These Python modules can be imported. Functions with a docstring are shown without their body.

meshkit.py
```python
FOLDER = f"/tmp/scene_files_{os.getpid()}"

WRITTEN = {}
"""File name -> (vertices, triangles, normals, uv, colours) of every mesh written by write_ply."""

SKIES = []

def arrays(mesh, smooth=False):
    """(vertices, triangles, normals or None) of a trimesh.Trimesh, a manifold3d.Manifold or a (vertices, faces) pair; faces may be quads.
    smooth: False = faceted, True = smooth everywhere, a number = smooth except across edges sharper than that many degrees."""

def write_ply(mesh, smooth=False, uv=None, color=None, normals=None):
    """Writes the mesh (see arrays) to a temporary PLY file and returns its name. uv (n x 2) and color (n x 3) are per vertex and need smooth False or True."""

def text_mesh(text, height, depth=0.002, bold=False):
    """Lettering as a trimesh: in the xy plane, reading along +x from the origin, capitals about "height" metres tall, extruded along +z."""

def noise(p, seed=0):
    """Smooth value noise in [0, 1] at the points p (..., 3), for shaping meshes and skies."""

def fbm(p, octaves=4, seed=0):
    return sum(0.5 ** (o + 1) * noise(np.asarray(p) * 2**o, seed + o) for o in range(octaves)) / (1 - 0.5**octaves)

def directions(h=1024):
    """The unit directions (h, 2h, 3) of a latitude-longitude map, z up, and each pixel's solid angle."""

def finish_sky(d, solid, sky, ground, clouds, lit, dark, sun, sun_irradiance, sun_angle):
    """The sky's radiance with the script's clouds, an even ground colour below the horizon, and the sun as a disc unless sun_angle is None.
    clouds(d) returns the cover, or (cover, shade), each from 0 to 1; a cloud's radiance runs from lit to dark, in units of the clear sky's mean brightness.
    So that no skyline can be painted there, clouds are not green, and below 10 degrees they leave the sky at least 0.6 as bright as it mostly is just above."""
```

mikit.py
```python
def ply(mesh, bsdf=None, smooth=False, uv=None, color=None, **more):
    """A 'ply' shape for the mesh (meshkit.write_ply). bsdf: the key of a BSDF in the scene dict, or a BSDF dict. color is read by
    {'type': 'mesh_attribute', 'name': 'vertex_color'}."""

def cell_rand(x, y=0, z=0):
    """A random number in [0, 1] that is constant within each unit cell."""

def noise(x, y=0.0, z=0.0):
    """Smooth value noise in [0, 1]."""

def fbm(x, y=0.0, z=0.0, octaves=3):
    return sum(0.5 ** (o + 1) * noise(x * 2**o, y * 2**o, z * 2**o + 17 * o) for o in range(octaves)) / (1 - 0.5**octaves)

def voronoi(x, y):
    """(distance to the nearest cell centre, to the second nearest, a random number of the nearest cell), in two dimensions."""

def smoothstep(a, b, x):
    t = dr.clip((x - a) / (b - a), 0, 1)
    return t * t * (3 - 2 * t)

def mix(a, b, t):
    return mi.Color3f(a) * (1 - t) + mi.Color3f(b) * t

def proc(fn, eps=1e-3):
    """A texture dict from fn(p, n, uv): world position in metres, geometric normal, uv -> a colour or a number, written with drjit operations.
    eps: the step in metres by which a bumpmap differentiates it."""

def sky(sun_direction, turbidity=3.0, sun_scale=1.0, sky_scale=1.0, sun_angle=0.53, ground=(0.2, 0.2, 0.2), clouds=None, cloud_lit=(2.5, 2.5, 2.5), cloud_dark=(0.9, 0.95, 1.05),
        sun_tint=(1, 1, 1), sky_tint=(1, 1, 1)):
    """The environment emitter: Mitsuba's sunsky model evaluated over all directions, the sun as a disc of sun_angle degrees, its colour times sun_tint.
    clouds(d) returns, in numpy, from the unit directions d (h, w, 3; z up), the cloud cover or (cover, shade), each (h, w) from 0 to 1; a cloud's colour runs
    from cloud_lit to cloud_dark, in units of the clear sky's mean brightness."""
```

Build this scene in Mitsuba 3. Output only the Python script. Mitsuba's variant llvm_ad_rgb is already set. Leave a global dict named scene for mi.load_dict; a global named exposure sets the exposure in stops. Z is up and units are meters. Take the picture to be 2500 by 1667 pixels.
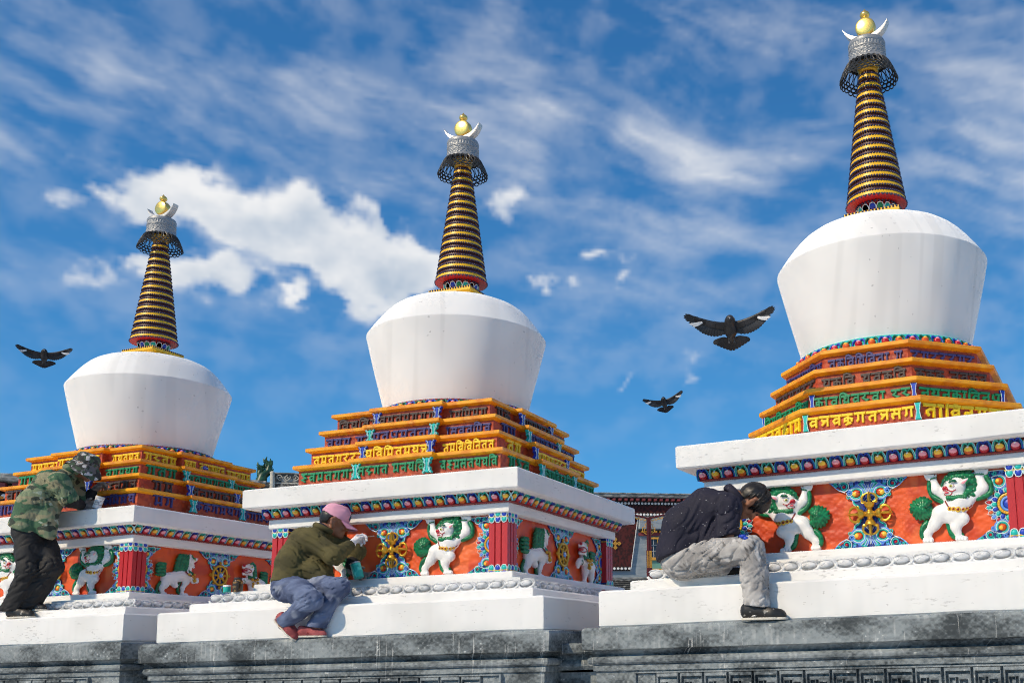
import math, random
import numpy as np, trimesh, shapely, manifold3d
from shapely.geometry import Polygon, LineString, Point, MultiPolygon
from shapely import affinity
from shapely.ops import unary_union
import drjit as dr
import mitsuba as mi
import meshkit, mikit
from mikit import noise, smoothstep, mix


def fbm(x, y=0.0, z=0.0, octaves=2):
    """two octaves are enough for the surfaces and keep the kernel small"""
    return mikit.fbm(x, y, z, min(octaves, 2))


# ------------------------------------------------------------------ camera, sky, exposure
EYE = 1.5                                     # metres above the paving
FOCAL, PITCH, YAW, ROLL = 2549.27, 10.1074, -19.7202, -1.4929     # focal length in pixels of a 2500 px wide picture
SHIFT = (-427.56 / 2500, -319.29 / 1667)        # the picture is a crop: lens shift
exposure = 1.55


def camera():
    pt, yw, rl = np.radians([PITCH, YAW, ROLL])
    f = np.array([np.sin(yw) * np.cos(pt), np.cos(yw) * np.cos(pt), np.sin(pt)])
    r0 = np.array([np.cos(yw), -np.sin(yw), 0]); u0 = np.cross(r0, f)
    u = -r0 * np.sin(rl) + u0 * np.cos(rl)
    return f, u


_f, _u = camera()
T = mi.ScalarTransform4f
scene, labels = {}, {}
scene['camera'] = {'type': 'perspective', 'fov': math.degrees(2 * math.atan(1250 / FOCAL)), 'fov_axis': 'x', 'near_clip': 0.05, 'far_clip': 3000.0,
                   'principal_point_offset_x': SHIFT[0], 'principal_point_offset_y': SHIFT[1],
                   'to_world': T().look_at(origin=[0, 0, EYE], target=[float(_f[0]), float(_f[1]), EYE + float(_f[2])], up=[float(x) for x in _u])}

SUN = (-0.50, -1.0, 0.86)


def cfbm(p, octaves, seed):
    """fbm whose octaves are turned against each other, so that no lattice shows"""
    out, a = 0, 0.0
    for o in range(octaves):
        t = 0.9 + 1.7 * o + seed
        c, sn = math.cos(t), math.sin(t)
        q = np.stack([p[..., 0] * c - p[..., 1] * sn + 3.1 * o, p[..., 0] * sn + p[..., 1] * c - 5.7 * o, p[..., 2] + 0.37 * o], -1) * 2.05 ** o
        out = out + 0.53 ** o * meshkit.noise(q, seed + o); a += 0.53 ** o
    return out / a


def clouds(d):
    az = np.degrees(np.arctan2(d[..., 0], d[..., 1])); el = np.degrees(np.arcsin(np.clip(d[..., 2], -1, 1)))
    # cirrus: fibres drawn out along a slanting direction, thick in some places and thin in others
    o = 0 * az
    s, t = az * .97 - el * .22, az * .22 + el * .97
    w1 = cfbm(np.stack([az / 9, el / 7, o], -1), 4, 5) - 0.5
    w2 = cfbm(np.stack([az / 9 + 7, el / 7, o + 2], -1), 4, 6) - 0.5
    s, t = s + w1 * 5, t + w2 * 2.4
    wisps = cfbm(np.stack([s / 8.5, t / 2.3, o + 3], -1), 6, 11)
    fine = cfbm(np.stack([s / 3.4, t / .62, o + 9], -1), 5, 31)
    broad = cfbm(np.stack([az / 12 + 4 + w2, el / 7 + w1, o + .5], -1), 4, 23)
    place = o
    for a, e, ra, re, k in [(-38, 27.2, 7, 2.6, .30), (-18.5, 27.6, 7, 2.0, .36), (-17, 22.8, 7, 1.6, .26), (-50, 28, 5, 1.6, .26), (-4, 29, 5, 3, .16), (-30, 25.0, 6, 2, .12), (-46, 31, 6, 1.2, -.30), (-11, 25.2, 3.6, 1.5, -.36), (-26, 30.8, 5, 1.4, -.06), (-52, 25.2, 4, .9, -.16), (-22, 25, 4, .9, -.18), (-2, 23.5, 5, 2.5, .12), (-8, 30.8, 5, 1.2, -.12)]:
        place = place + k * np.exp(-((az + w1 * 6 - a) / ra) ** 2 - ((el + w2 * 4 - e) / re) ** 2)
    m = (wisps - 0.5) * 1.25 + (broad - 0.5) * 0.95 + (fine - 0.5) * 0.62 + place * 1.15
    ci = np.clip((m + 0.14) / 0.98, 0, 1) ** 1.55 * 0.92
    ci = ci * np.clip((el - 14) / 11, 0.05, 1)
    # a few fair-weather cumulus
    lumps = [(-47.9, 23.7, 1.9, 1.15, 1.1), (-46.4, 24.2, 2.2, 1.1, 1.15), (-44, 23.3, 2.4, 1.15, 1.15), (-40.6, 23.8, 1.9, 1.35, 1.2), (-38.6, 22.6, 2.0, 1.2, 1.1), (-41.5, 22.0, 2.0, .8, .9),
             (-36.5, 21.2, 2.1, 1.0, 1.1), (-35.0, 21.8, 1.5, 1.0, 1.1), (-38.4, 20.5, 1.6, .7, .9), (-44.8, 20.5, 2.0, .75, 1.05), (-47.0, 20.1, 1.6, .7, .95), (-36.9, 19.5, 1.2, .7, .85), (-41.1, 19.7, .75, .6, .85), (-42.6, 22.6, 2.6, 1.2, .8), (-37.6, 21.8, 2.4, 1.0, .8),
             (-29.6, 25.2, 1.3, .95, .62), (-36.6, 23.8, .8, .7, .7), (-51.9, 24.8, 1.2, .6, .38), (-51.6, 23.0, .8, .6, .42), (-50.3, 19.8, 1.0, .6, .45), (-27.4, 21.1, 1.0, .42, .55), (-23.2, 21.0, .9, .55, .45),
             (-23.3, 15.9, .45, .7, .46), (-19.4, 16.3, .8, .55, .46), (-24.4, 22.4, 1.6, .35, .5), (-33.2, 22.0, .9, .7, .6),
             (25, 24, 6, 2, .9), (70, 20, 8, 3, .9), (130, 24, 7, 3, .9), (-95, 18, 9, 3, .9), (-150, 26, 7, 3, .8), (178, 17, 9, 3, .9)]
    cu = np.zeros_like(az); low = np.zeros_like(az)
    q = np.stack([az * 0.50, el * 0.70, 0 * az], -1)
    n1 = cfbm(q, 7, 77); n2 = cfbm(q * 1.7 + 9, 5, 91); n3 = cfbm(q * 1.3 + 31, 5, 57)
    da0 = az + (n2 - 0.5) * 3.2; el0 = el + .75 + (n3 - 0.5) * 2.2
    for a, e, ra, re, k in lumps:
        g = k * np.exp(-((da0 - a) / ra) ** 2 - ((el0 - e) / re) ** 2)
        cu = cu + g - cu * g * 0.5
        low = np.maximum(low, g * np.clip(0.30 - (el0 - e) / (1.6 * re), 0, 1))
    dens = cu * 1.60 + (n1 - 0.5) * 1.15
    c2 = np.clip((dens - 0.26) / 0.92, 0, 1); c2 = c2 * c2 * (3 - 2 * c2)
    hz = np.clip((n1 - .35) / .4, 0, 1); haze = .13 * hz * hz * (3 - 2 * hz) * np.clip((el - 8) / 10, 0, 1)
    cover = 1 - (1 - ci) * (1 - c2 * 0.96) * (1 - haze)
    shade = np.clip(low * 0.70 + (0.62 - n1) * 1.25, 0, 1) * c2 + 0.16 * (1 - c2)
    return cover, shade


scene['sky_light'] = mikit.sky(SUN, turbidity=2.6, sun_scale=0.86, sky_scale=1.0, ground=(0.40, 0.39, 0.37), clouds=clouds,
                               cloud_lit=(3.7, 3.7, 3.7), cloud_dark=(1.75, 2.15, 2.65), sun_tint=(0.97, 0.985, 1.01), sky_tint=(0.33, 0.86, 1.20))

# ------------------------------------------------------------------ materials
MATS = {}


def lin(*c):
    c = np.array(c, float) / 255
    return [float(x) for x in np.where(c < .04045, c / 12.92, ((c + .055) / 1.055) ** 2.4)]


def mat(name, color, rough=0.6, bump=None, scale=1.0, eps=1e-3, **kw):
    base = mikit.proc(color) if callable(color) else {'type': 'rgb', 'value': list(map(float, color))}
    b = {'type': 'principled', 'base_color': base, 'roughness': rough if not callable(rough) else mikit.proc(rough), **kw}
    if bump is not None:
        b = {'type': 'bumpmap', 'arbitrary': mikit.proc(bump, eps), 'scale': scale, 'bsdf': b}
    scene['mat_' + name] = {'type': 'twosided', 'bsdf': b}


def plaster(p, n, uv):
    a = fbm(p.x * 2.6, p.y * 2.6, p.z * 2.6)
    h = p.x + 0.8 * p.y
    streak = noise(h * 30, p.z * 2.2, 3.0)
    m = noise(p.x * 6.1 + 7, p.y * 6.1, p.z * 9.5)
    s1 = fbm(p.x * 40, p.y * 40, p.z * 85)
    dirt = smoothstep(0.56, 0.80, s1) * smoothstep(0.58, 0.90, m)
    speck = smoothstep(.835, .86, s1) * .55
    c = mix([.81, .81, .80], [.72, .72, .705], smoothstep(.35, .75, a) * .75 + streak * streak * .3)
    return mix(c, [.26, .25, .24], dr.clip(dirt * .44 + speck * .8, 0, .6))


def plaster_bump(p, n, uv):
    return noise(p.x * 13, p.y * 13, p.z * 13) * .7 + noise(p.x * 50, p.y * 50, p.z * 50) * .22


mat('white_plaster', plaster, .8, plaster_bump, .006, 2e-3, specular=.08)


def vase_white(p, n, uv):
    a = fbm(p.x * 3, p.y * 3, p.z * 1.6)
    drip = smoothstep(.60, .9, noise((p.x + .7 * p.y) * 16, p.z * .9, 2.0)) * .07
    speck = smoothstep(.895, .915, noise(p.x * 40, p.y * 34, p.z * 34)) * smoothstep(.52, .62, a)
    return mix(mix([.83, .83, .82], [.76, .76, .755], smoothstep(.35, .7, a)) * (1 - drip), [.34, .34, .35], speck * .5)


mat('vase_white', vase_white, .8, specular=.05)


def stone(p, n, uv):
    h = p.x + .75 * p.y
    a = fbm(p.x * 5, p.y * 5, p.z * 7)
    g = fbm(p.x * 60, p.y * 60, p.z * 60)
    c = mix([.050, .060, .066], [.27, .305, .32], smoothstep(.26, .72, a * .66 + g * .36))
    f = noise(h * 19, p.z * 7.0, 5.0)
    run = smoothstep(.84, .93, noise(h * 150, p.z * 3.2, 1.0)) * smoothstep(.45, .70, f)
    run2 = smoothstep(.62, .90, noise(h * 60, p.z * 6.0, 8.0)) * smoothstep(.48, .75, a) * .30
    splash = smoothstep(.76, .82, g) * smoothstep(.45, .7, f) * .75
    c = mix(c, [.60, .61, .60], dr.clip(run * .55 + run2 + splash, 0, .8))
    return mix(c, [.34, .28, .20], smoothstep(.76, .88, noise(h * 1.7, p.z * .8, 9.0)) * .4)


mat('stone', stone, .8, lambda p, n, uv: fbm(p.x * 32, p.y * 32, p.z * 32), .010, 1e-3, specular=.2)


def red_panel(p, n, uv):
    a = fbm(p.x * 7, p.y * 7, p.z * 7)
    c = mix([.72, .094, .010], [.54, .050, .007], smoothstep(.35, .68, a))
    return mix(c, [.80, .17, .040], smoothstep(.62, .85, noise(p.x * 14 + 5, p.y * 14, p.z * 5)) * .6)


def daub(p, n, uv):
    return fbm(p.x * 26, p.y * 26, p.z * 26)


mat('red_orange', red_panel, .5, daub, .010, 1e-3)


def tier_red(p, n, uv):
    b = fbm(p.x * 24, p.y * 24, p.z * 24)
    return mix(mix([.46, .068, .018], [.30, .036, .012], smoothstep(.3, .7, b)), [.54, .17, .10], smoothstep(.66, .8, b) * .5)


mat('tier_red', tier_red, .6, daub, .012, 1e-3)


def rim_orange(p, n, uv):
    b = fbm(p.x * 13, p.y * 13, p.z * 13)
    return mix(mix([.84, .365, .008], [.70, .235, .007], smoothstep(.35, .7, b)), [.78, .42, .09], smoothstep(.70, .82, b) * .5)


mat('rim_orange', rim_orange, .42)


def painted(name, c, rough=.5):
    mat(name, c, rough)


painted('yellow', (.83, .60, .015)); painted('green', (.010, .24, .10)); painted('navy', (.045, .042, .17)); painted('brown', (.062, .040, .033), .5)
for nm, c, r in [('blue', (.014, .055, .46), .4), ('sky_blue', (.10, .28, .74), .4), ('turquoise', (.012, .46, .42), .4), ('pale', (.66, .80, .82), .4), ('deep_green', (.005, .11, .06), .35),
                 ('jewel_red', (.44, .008, .022), .28), ('jewel_pink', (.88, .34, .42), .28), ('jewel_orange', (.62, .10, .010), .28), ('jewel_yellow', (.88, .54, .05), .28), ('white_dot', (.85, .84, .80), .3),
                 ('dark_red', (.22, .012, .012), .45), ('pillar_red', (.46, .018, .024), .42), ('mouth_red', (.42, .006, .02), .3), ('ink', (.012, .012, .02), .4), ('shadow_blue', (.012, .03, .20), .5),
                 ('bell_yellow', (.70, .42, .03), .3), ('tongue', (.60, .06, .10), .3), ('bead', (.030, .030, .085), .28), ('maroon', (.06, .008, .010), .5), ('iris', (.55, .55, .05), .2)]:
    mat(nm, c, r)
mat('leaf_green', lambda p, n, uv: mix([.008, .20, .075], [.004, .11, .042], smoothstep(.35, .7, noise(p.x * 60, p.y * 60, p.z * 60))), .24)
painted('spire_yellow', (.82, .46, .012), .4)
mat('lion_white', (.78, .78, .77), .42)
mat('gold_paint', (.66, .37, .04), .30, metallic=.72)
mat('gold_disc', (.95, .66, .18), .30, metallic=.85)
mat('silver', (.30, .31, .32), .45, metallic=.35)
mat('crescent_silver', (.60, .59, .57), .42, metallic=.35)
mat('iron', (.035, .036, .038), .45, metallic=.3)


def rope_grey(p, n, uv):
    a = fbm(p.x * 25, p.y * 25, p.z * 25, 4)
    return mix([.66, .675, .69], [.38, .40, .415], smoothstep(.42, .75, a))


mat('rope_grey', rope_grey, .6)
mat('bud_pink', (.42, .19, .17), .6); mat('bud_ochre', (.50, .27, .06), .6)

# clothing, skin
mat('skin', (.27, .115, .065), .5)
mat('hair', (.010, .009, .009), .42)
mat('olive_cloth', lambda p, n, uv: mix([.090, .076, .025], [.055, .048, .017], smoothstep(.35, .7, fbm(p.x * 12, p.y * 12, p.z * 12, 4))), .85)
mat('denim', lambda p, n, uv: mix(mix([.135, .175, .29], [.065, .088, .165], smoothstep(.35, .68, fbm(p.x * 9, p.y * 9, p.z * 9, 4))), [.32, .36, .45], smoothstep(.58, .85, fbm(p.x * 15, p.y * 15, p.z * 15, 3)) * .6), .9)
mat('black_cloth', lambda p, n, uv: mix([.011, .011, .012], [.022, .022, .024], smoothstep(.5, .8, fbm(p.x * 8, p.y * 8, p.z * 8, 3))), .75)
mat('black_knit', (.012, .012, .013), .9)
mat('navy_cloth', lambda p, n, uv: mix(mix([.013, .012, .030], [.008, .008, .020], fbm(p.x * 9, p.y * 9, p.z * 9, 3)), [.6, .6, .62], smoothstep(.92, .94, noise(p.x * 95, p.y * 95, p.z * 95)) * .7), .8)


def smeared(p, n, uv):
    a = fbm(p.x * 11, p.y * 11, p.z * 11, 4)
    h = fbm(p.x * 62 + p.z * 40, p.y * 62, p.z * 30)
    c = mix([.44, .43, .42], [.27, .26, .255], smoothstep(.36, .66, a))
    c = mix(c, [.05, .047, .044], smoothstep(.46, .74, h) * smoothstep(.36, .62, fbm(p.x * 9 + 3, p.y * 9, p.z * 9)) * .8)
    return mix(c, [.62, .61, .60], smoothstep(.66, .74, fbm(p.x * 24 + 9, p.y * 24, p.z * 9, 3)) * .6)


mat('smeared_cloth', smeared, .85)


def camo(p, n, uv):
    a = fbm(p.x * 7 + 1, p.y * 7, p.z * 11); b = fbm(p.x * 9 + 6, p.y * 9, p.z * 15 + 3); e = fbm(p.x * 13 + 11, p.y * 13, p.z * 20 + 8)
    c = mix([.165, .21, .125], [.048, .115, .062], smoothstep(.49, .53, a))
    c = mix(c, [.24, .23, .14], smoothstep(.54, .58, b))
    c = mix(c, [.034, .046, .034], smoothstep(.62, .66, e))
    return mix(c, [.30, .36, .28], smoothstep(.70, .76, fbm(p.x * 13 + 3, p.y * 15, p.z * 22)))


mat('camo', camo, .85)


def hat_camo(p, n, uv):
    k = 150.0
    a = fbm(dr.floor(p.x * k) / k * 24 + 2, dr.floor(p.y * k) / k * 24, dr.floor(p.z * k) / k * 24, 3)
    b = fbm(dr.floor(p.x * k) / k * 30 + 8, dr.floor(p.y * k) / k * 30, dr.floor(p.z * k) / k * 30 + 4, 2)
    c = mix([.13, .125, .125], [.035, .037, .035], smoothstep(.47, .49, a))
    c = mix(c, [.05, .085, .05], smoothstep(.58, .60, b))
    return mix(c, [.50, .50, .50], smoothstep(.66, .68, fbm(dr.floor(p.x * k) / k * 28 + 5, dr.floor(p.y * k) / k * 28 + 7, dr.floor(p.z * k) / k * 28, 3)))


mat('hat_camo', hat_camo, .9)
mat('pink_cloth', lambda p, n, uv: mix([.68, .33, .44], [.55, .25, .35], smoothstep(.35, .7, fbm(p.x * 14, p.y * 14, p.z * 14, 3))), .85)
mat('teal_cloth', (.03, .11, .15), .8)
mat('red_canvas', lambda p, n, uv: mix([.36, .085, .090], [.24, .05, .055], smoothstep(.35, .7, fbm(p.x * 22, p.y * 22, p.z * 22, 3))), .85)
mat('sole', (.58, .55, .48), .7)
mat('black_shoe', lambda p, n, uv: mix([.014, .014, .014], [.42, .41, .38], smoothstep(.70, .76, fbm(p.x * 55, p.y * 55, p.z * 55, 2)) * .6), .5)
mat('white_glove', lambda p, n, uv: mix([.70, .69, .70], [.50, .50, .53], smoothstep(.4, .7, fbm(p.x * 45, p.y * 45, p.z * 45, 3))), .9)
mat('grey_glove', lambda p, n, uv: mix([.24, .21, .19], [.15, .13, .12], smoothstep(.4, .7, fbm(p.x * 45, p.y * 45, p.z * 45, 3))), .9)
mat('tin', (.55, .56, .57), .35, metallic=.8)
mat('can_teal', lambda p, n, uv: mix([.02, .40, .33], [.10, .62, .52], smoothstep(.5, .68, fbm(p.x * 35, p.y * 35, p.z * 22, 3))), .35)
mat('can_white', (.70, .71, .72), .4); mat('label_black', (.03, .03, .035), .5); mat('label_grey', (.22, .24, .27), .5)
mat('lid_grey', (.50, .52, .53), .5)
mat('jar_brown', lambda p, n, uv: mix([.035, .022, .012], [.30, .17, .05], smoothstep(.5, .72, fbm(p.x * 60, p.y * 60, p.z * 60, 3))), .25)
mat('brush_wood', (.55, .38, .18), .5)
mat('eye_white', (.70, .68, .64), .2)
mat('bird_black', lambda p, n, uv: mix([.012, .012, .014], [.030, .031, .036], smoothstep(.4, .7, fbm(p.x * 18, p.y * 18, p.z * 18, 3))), .5)
mat('bird_grey', (.075, .077, .083), .6); mat('bird_white', (.72, .72, .72), .6)

# far buildings
mat('brushwood', lambda p, n, uv: mix([.085, .014, .014], [.028, .008, .009], smoothstep(.35, .65, fbm((p.x + p.y) * 9, p.z * 9, 1.0, 3))), .9)
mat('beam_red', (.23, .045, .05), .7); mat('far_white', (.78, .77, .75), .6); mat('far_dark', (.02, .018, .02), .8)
mat('slate', lambda p, n, uv: mix([.12, .13, .13], [.30, .31, .30], smoothstep(.35, .65, fbm(p.x * 4, p.y * 4, p.z * 9, 4))), .85)
mat('wall_blue_grey', lambda p, n, uv: mix([.23, .29, .34], [.30, .35, .39], smoothstep(.35, .65, fbm((p.x + p.y) * 1.2, p.z * 14, 0.0, 4))), .8)
mat('ochre', (.62, .33, .045), .55); mat('far_glass', (.03, .04, .05), .12); mat('far_green', (.16, .36, .28), .6); mat('post_maroon', (.085, .009, .012), .55)
mat('tile_grey', lambda p, n, uv: mix([.085, .085, .08], [.33, .33, .31], smoothstep(.5, .68, fbm(p.x * 5, p.y * 5, p.z * 5, 4))), .85)
mat('glaze_green', lambda p, n, uv: mix([.006, .045, .022], [.03, .10, .05], smoothstep(.4, .7, fbm(p.x * 9, p.y * 9, p.z * 9, 3))), .4)
mat('pale_stone', (.46, .44, .38), .8)
mat('paving', lambda p, n, uv: mix([.53, .52, .50], [.42, .415, .40], smoothstep(.3, .7, fbm(p.x * 1.5, p.y * 1.5, 0.0, 4))) * (1 - .35 * smoothstep(.47, .49, dr.maximum(dr.abs(p.x * 1.25 - dr.floor(p.x * 1.25) - .5), dr.abs(p.y * 1.25 - dr.floor(p.y * 1.25) - .5)))), .8)

# ------------------------------------------------------------------ bookkeeping
def number(key):
    if not (key in scene or key in labels or any_root.get(key)):
        any_root[key] = True
        return key
    i = 1
    while f'{key}_{i:03d}' in any_root: i += 1
    any_root[f'{key}_{i:03d}'] = True
    return f'{key}_{i:03d}'


any_root = {}
IDENT = np.eye(4)


def tr(x=0, y=0, z=0):
    m = np.eye(4); m[:3, 3] = (x, y, z); return m


def rz(a):
    m = np.eye(4); m[0, 0] = m[1, 1] = math.cos(a); m[0, 1] = -math.sin(a); m[1, 0] = math.sin(a); return m


def sc(x, y=None, z=None):
    return np.diag([x, x if y is None else y, x if z is None else z, 1.0])


def P(mesh, smooth=False):
    return mikit.ply(mesh, None, smooth)


def put(parent, name, ply, bsdf, M=IDENT, label=None, kind=None):
    """one entry: a part of parent (or a thing, parent None)"""
    key = number(name if parent is None else parent + '__' + name)
    scene[key] = {**ply, 'bsdf': {'type': 'ref', 'id': 'mat_' + bsdf}, 'to_world': T([[float(v) for v in r] for r in M])}
    if label or kind:
        labels.setdefault(key, {})
        if label: labels[key]['label'] = label
        if kind: labels[key]['kind'] = kind
    return key


def thing(name, label, cat, group=None):
    key = number(name)
    labels[key] = {'label': label, 'category': cat}
    if group: labels[key]['group'] = group
    return key


# ------------------------------------------------------------------ mesh helpers
def cat(*ms):
    ms = [m for m in ms if m is not None]
    v, f, n = [], [], 0
    for m in ms:
        a, b = (m.vertices, m.faces) if hasattr(m, 'faces') else m
        v.append(np.asarray(a)); f.append(np.asarray(b) + n); n += len(a)
    return trimesh.Trimesh(np.vstack(v), np.vstack(f), process=False)


def moved(m, M):
    v = np.asarray(m.vertices) @ M[:3, :3].T + M[:3, 3]
    f = np.asarray(m.faces)
    return trimesh.Trimesh(v, f[:, ::-1] if np.linalg.det(M[:3, :3]) < 0 else f, process=False)


def box(x0, x1, y0, y1, z0, z1, b=0.0):
    if b <= 0:
        return moved(trimesh.creation.box((1, 1, 1)), tr((x0 + x1) / 2, (y0 + y1) / 2, (z0 + z1) / 2) @ sc(x1 - x0, y1 - y0, z1 - z0))
    pts = []
    for sx in (x0, x1):
        for sy in (y0, y1):
            for sz in (z0, z1):
                dx, dy, dz = (b if s == l else -b for s, l in ((sx, x0), (sy, y0), (sz, z0)))
                pts += [(sx, sy + dy, sz + dz), (sx + dx, sy, sz + dz), (sx + dx, sy + dy, sz)]
    return trimesh.convex.convex_hull(np.array(pts))


def polys(g):
    return [p for p in getattr(g, 'geoms', [g]) if p.geom_type == 'Polygon' and p.area > 1e-9]


def extrude(g, d0, d1):
    """shapely shape in (u, v) extruded from d0 to d1"""
    ms = []
    for p in polys(g):
        cs = manifold3d.CrossSection([np.array(p.exterior.coords)[:-1]] + [np.array(r.coords)[:-1] for r in p.interiors], manifold3d.FillRule.EvenOdd)
        m = manifold3d.Manifold.extrude(cs, d1 - d0).to_mesh()
        ms.append((np.array(m.vert_properties[:, :3]) + [0, 0, d0], np.array(m.tri_verts)))
    return cat(*ms)


def loft(rings, cap=True):
    """closed rings (k, n, 3), counter-clockwise seen from +z, bottom to top"""
    r = np.asarray(rings, float); k, n = r.shape[:2]
    i, j = np.meshgrid(np.arange(k - 1), np.arange(n), indexing='ij'); j2 = (j + 1) % n
    q = np.stack([i * n + j, i * n + j2, (i + 1) * n + j2, (i + 1) * n + j], -1).reshape(-1, 4)
    f = np.vstack([q[:, [0, 1, 2]], q[:, [0, 2, 3]]])
    v = r.reshape(-1, 3)
    if cap:
        t = np.array(manifold3d.triangulate([np.ascontiguousarray(r[-1][:, :2])]))
        t0 = np.array(manifold3d.triangulate([np.ascontiguousarray(r[0][:, :2])]))
        f = np.vstack([f, t + (k - 1) * n, t0[:, ::-1]])
    return trimesh.Trimesh(v, f, process=False)


def offset_ring(c, d):
    """mitre offset of a counter-clockwise polygon (n, 2)"""
    a = np.roll(c, 1, 0); b = np.roll(c, -1, 0)
    n1 = np.stack([(c - a)[:, 1], -(c - a)[:, 0]], 1); n2 = np.stack([(b - c)[:, 1], -(b - c)[:, 0]], 1)
    n1 /= np.linalg.norm(n1, axis=1, keepdims=True); n2 /= np.linalg.norm(n2, axis=1, keepdims=True)
    m = n1 + n2
    return c + d * m / np.maximum((m * n1).sum(1, keepdims=True), .2)


def square(w, w2=None):
    w2 = w2 or w
    return np.array([(-w, -w2), (w, -w2), (w, w2), (-w, w2)], float)


def octagon(w, c):
    return np.array([(-c, -w), (c, -w), (w, -c), (w, c), (c, w), (-c, w), (-w, c), (-w, -c)], float)


def plus(s, b, d):
    o = s + d
    return np.array([(-s, -s), (-b, -s), (-b, -o), (b, -o), (b, -s), (s, -s), (s, -b), (o, -b), (o, b), (s, b), (s, s), (b, s), (b, o), (-b, o), (-b, s), (-s, s), (-s, b), (-o, b), (-o, -b), (-s, -b)], float)


def rough(m, amp, freq, seed=0):
    v = np.asarray(m.vertices)
    d = np.stack([meshkit.fbm(v * freq + 31 * k, 3, seed + k) - .5 for k in range(3)], 1)
    return trimesh.Trimesh(v + d * 2 * amp, m.faces, process=False)


def prism(c, prof, amp=0.0, seg=0.12, seed=0, freq=3.0):
    """plan c swept through prof: (offset, z) pairs from bottom to top; edges cut into short pieces and made a little uneven when amp > 0"""
    rings = []
    pts = []
    for a, b in zip(c, np.roll(c, -1, 0)):
        k = max(1, int(np.linalg.norm(b - a) / seg)) if amp else 1
        pts += [(a, b, i / k) for i in range(k)]
    zs = []
    for (o0, z0), (o1, z1) in zip(prof, prof[1:]):
        k = max(1, int(abs(z1 - z0) / seg)) if amp else 1
        zs += [(o0 + (o1 - o0) * i / k, z0 + (z1 - z0) * i / k) for i in range(k)]
    zs.append(prof[-1])
    index = {tuple(p): i for i, p in enumerate(map(tuple, c))}
    for o, z in zs:
        oc = offset_ring(c, o)
        rings.append([(*(oc[index[tuple(a)]] * (1 - t) + oc[index[tuple(b)]] * t), z) for a, b, t in pts])
    m = loft(rings)
    return rough(m, amp, freq, seed) if amp else m


def slab_profile(z0, z1, b=0.006):
    return [(-b, z0), (0, z0 + b), (0, z1 - b), (-b, z1)]


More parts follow.
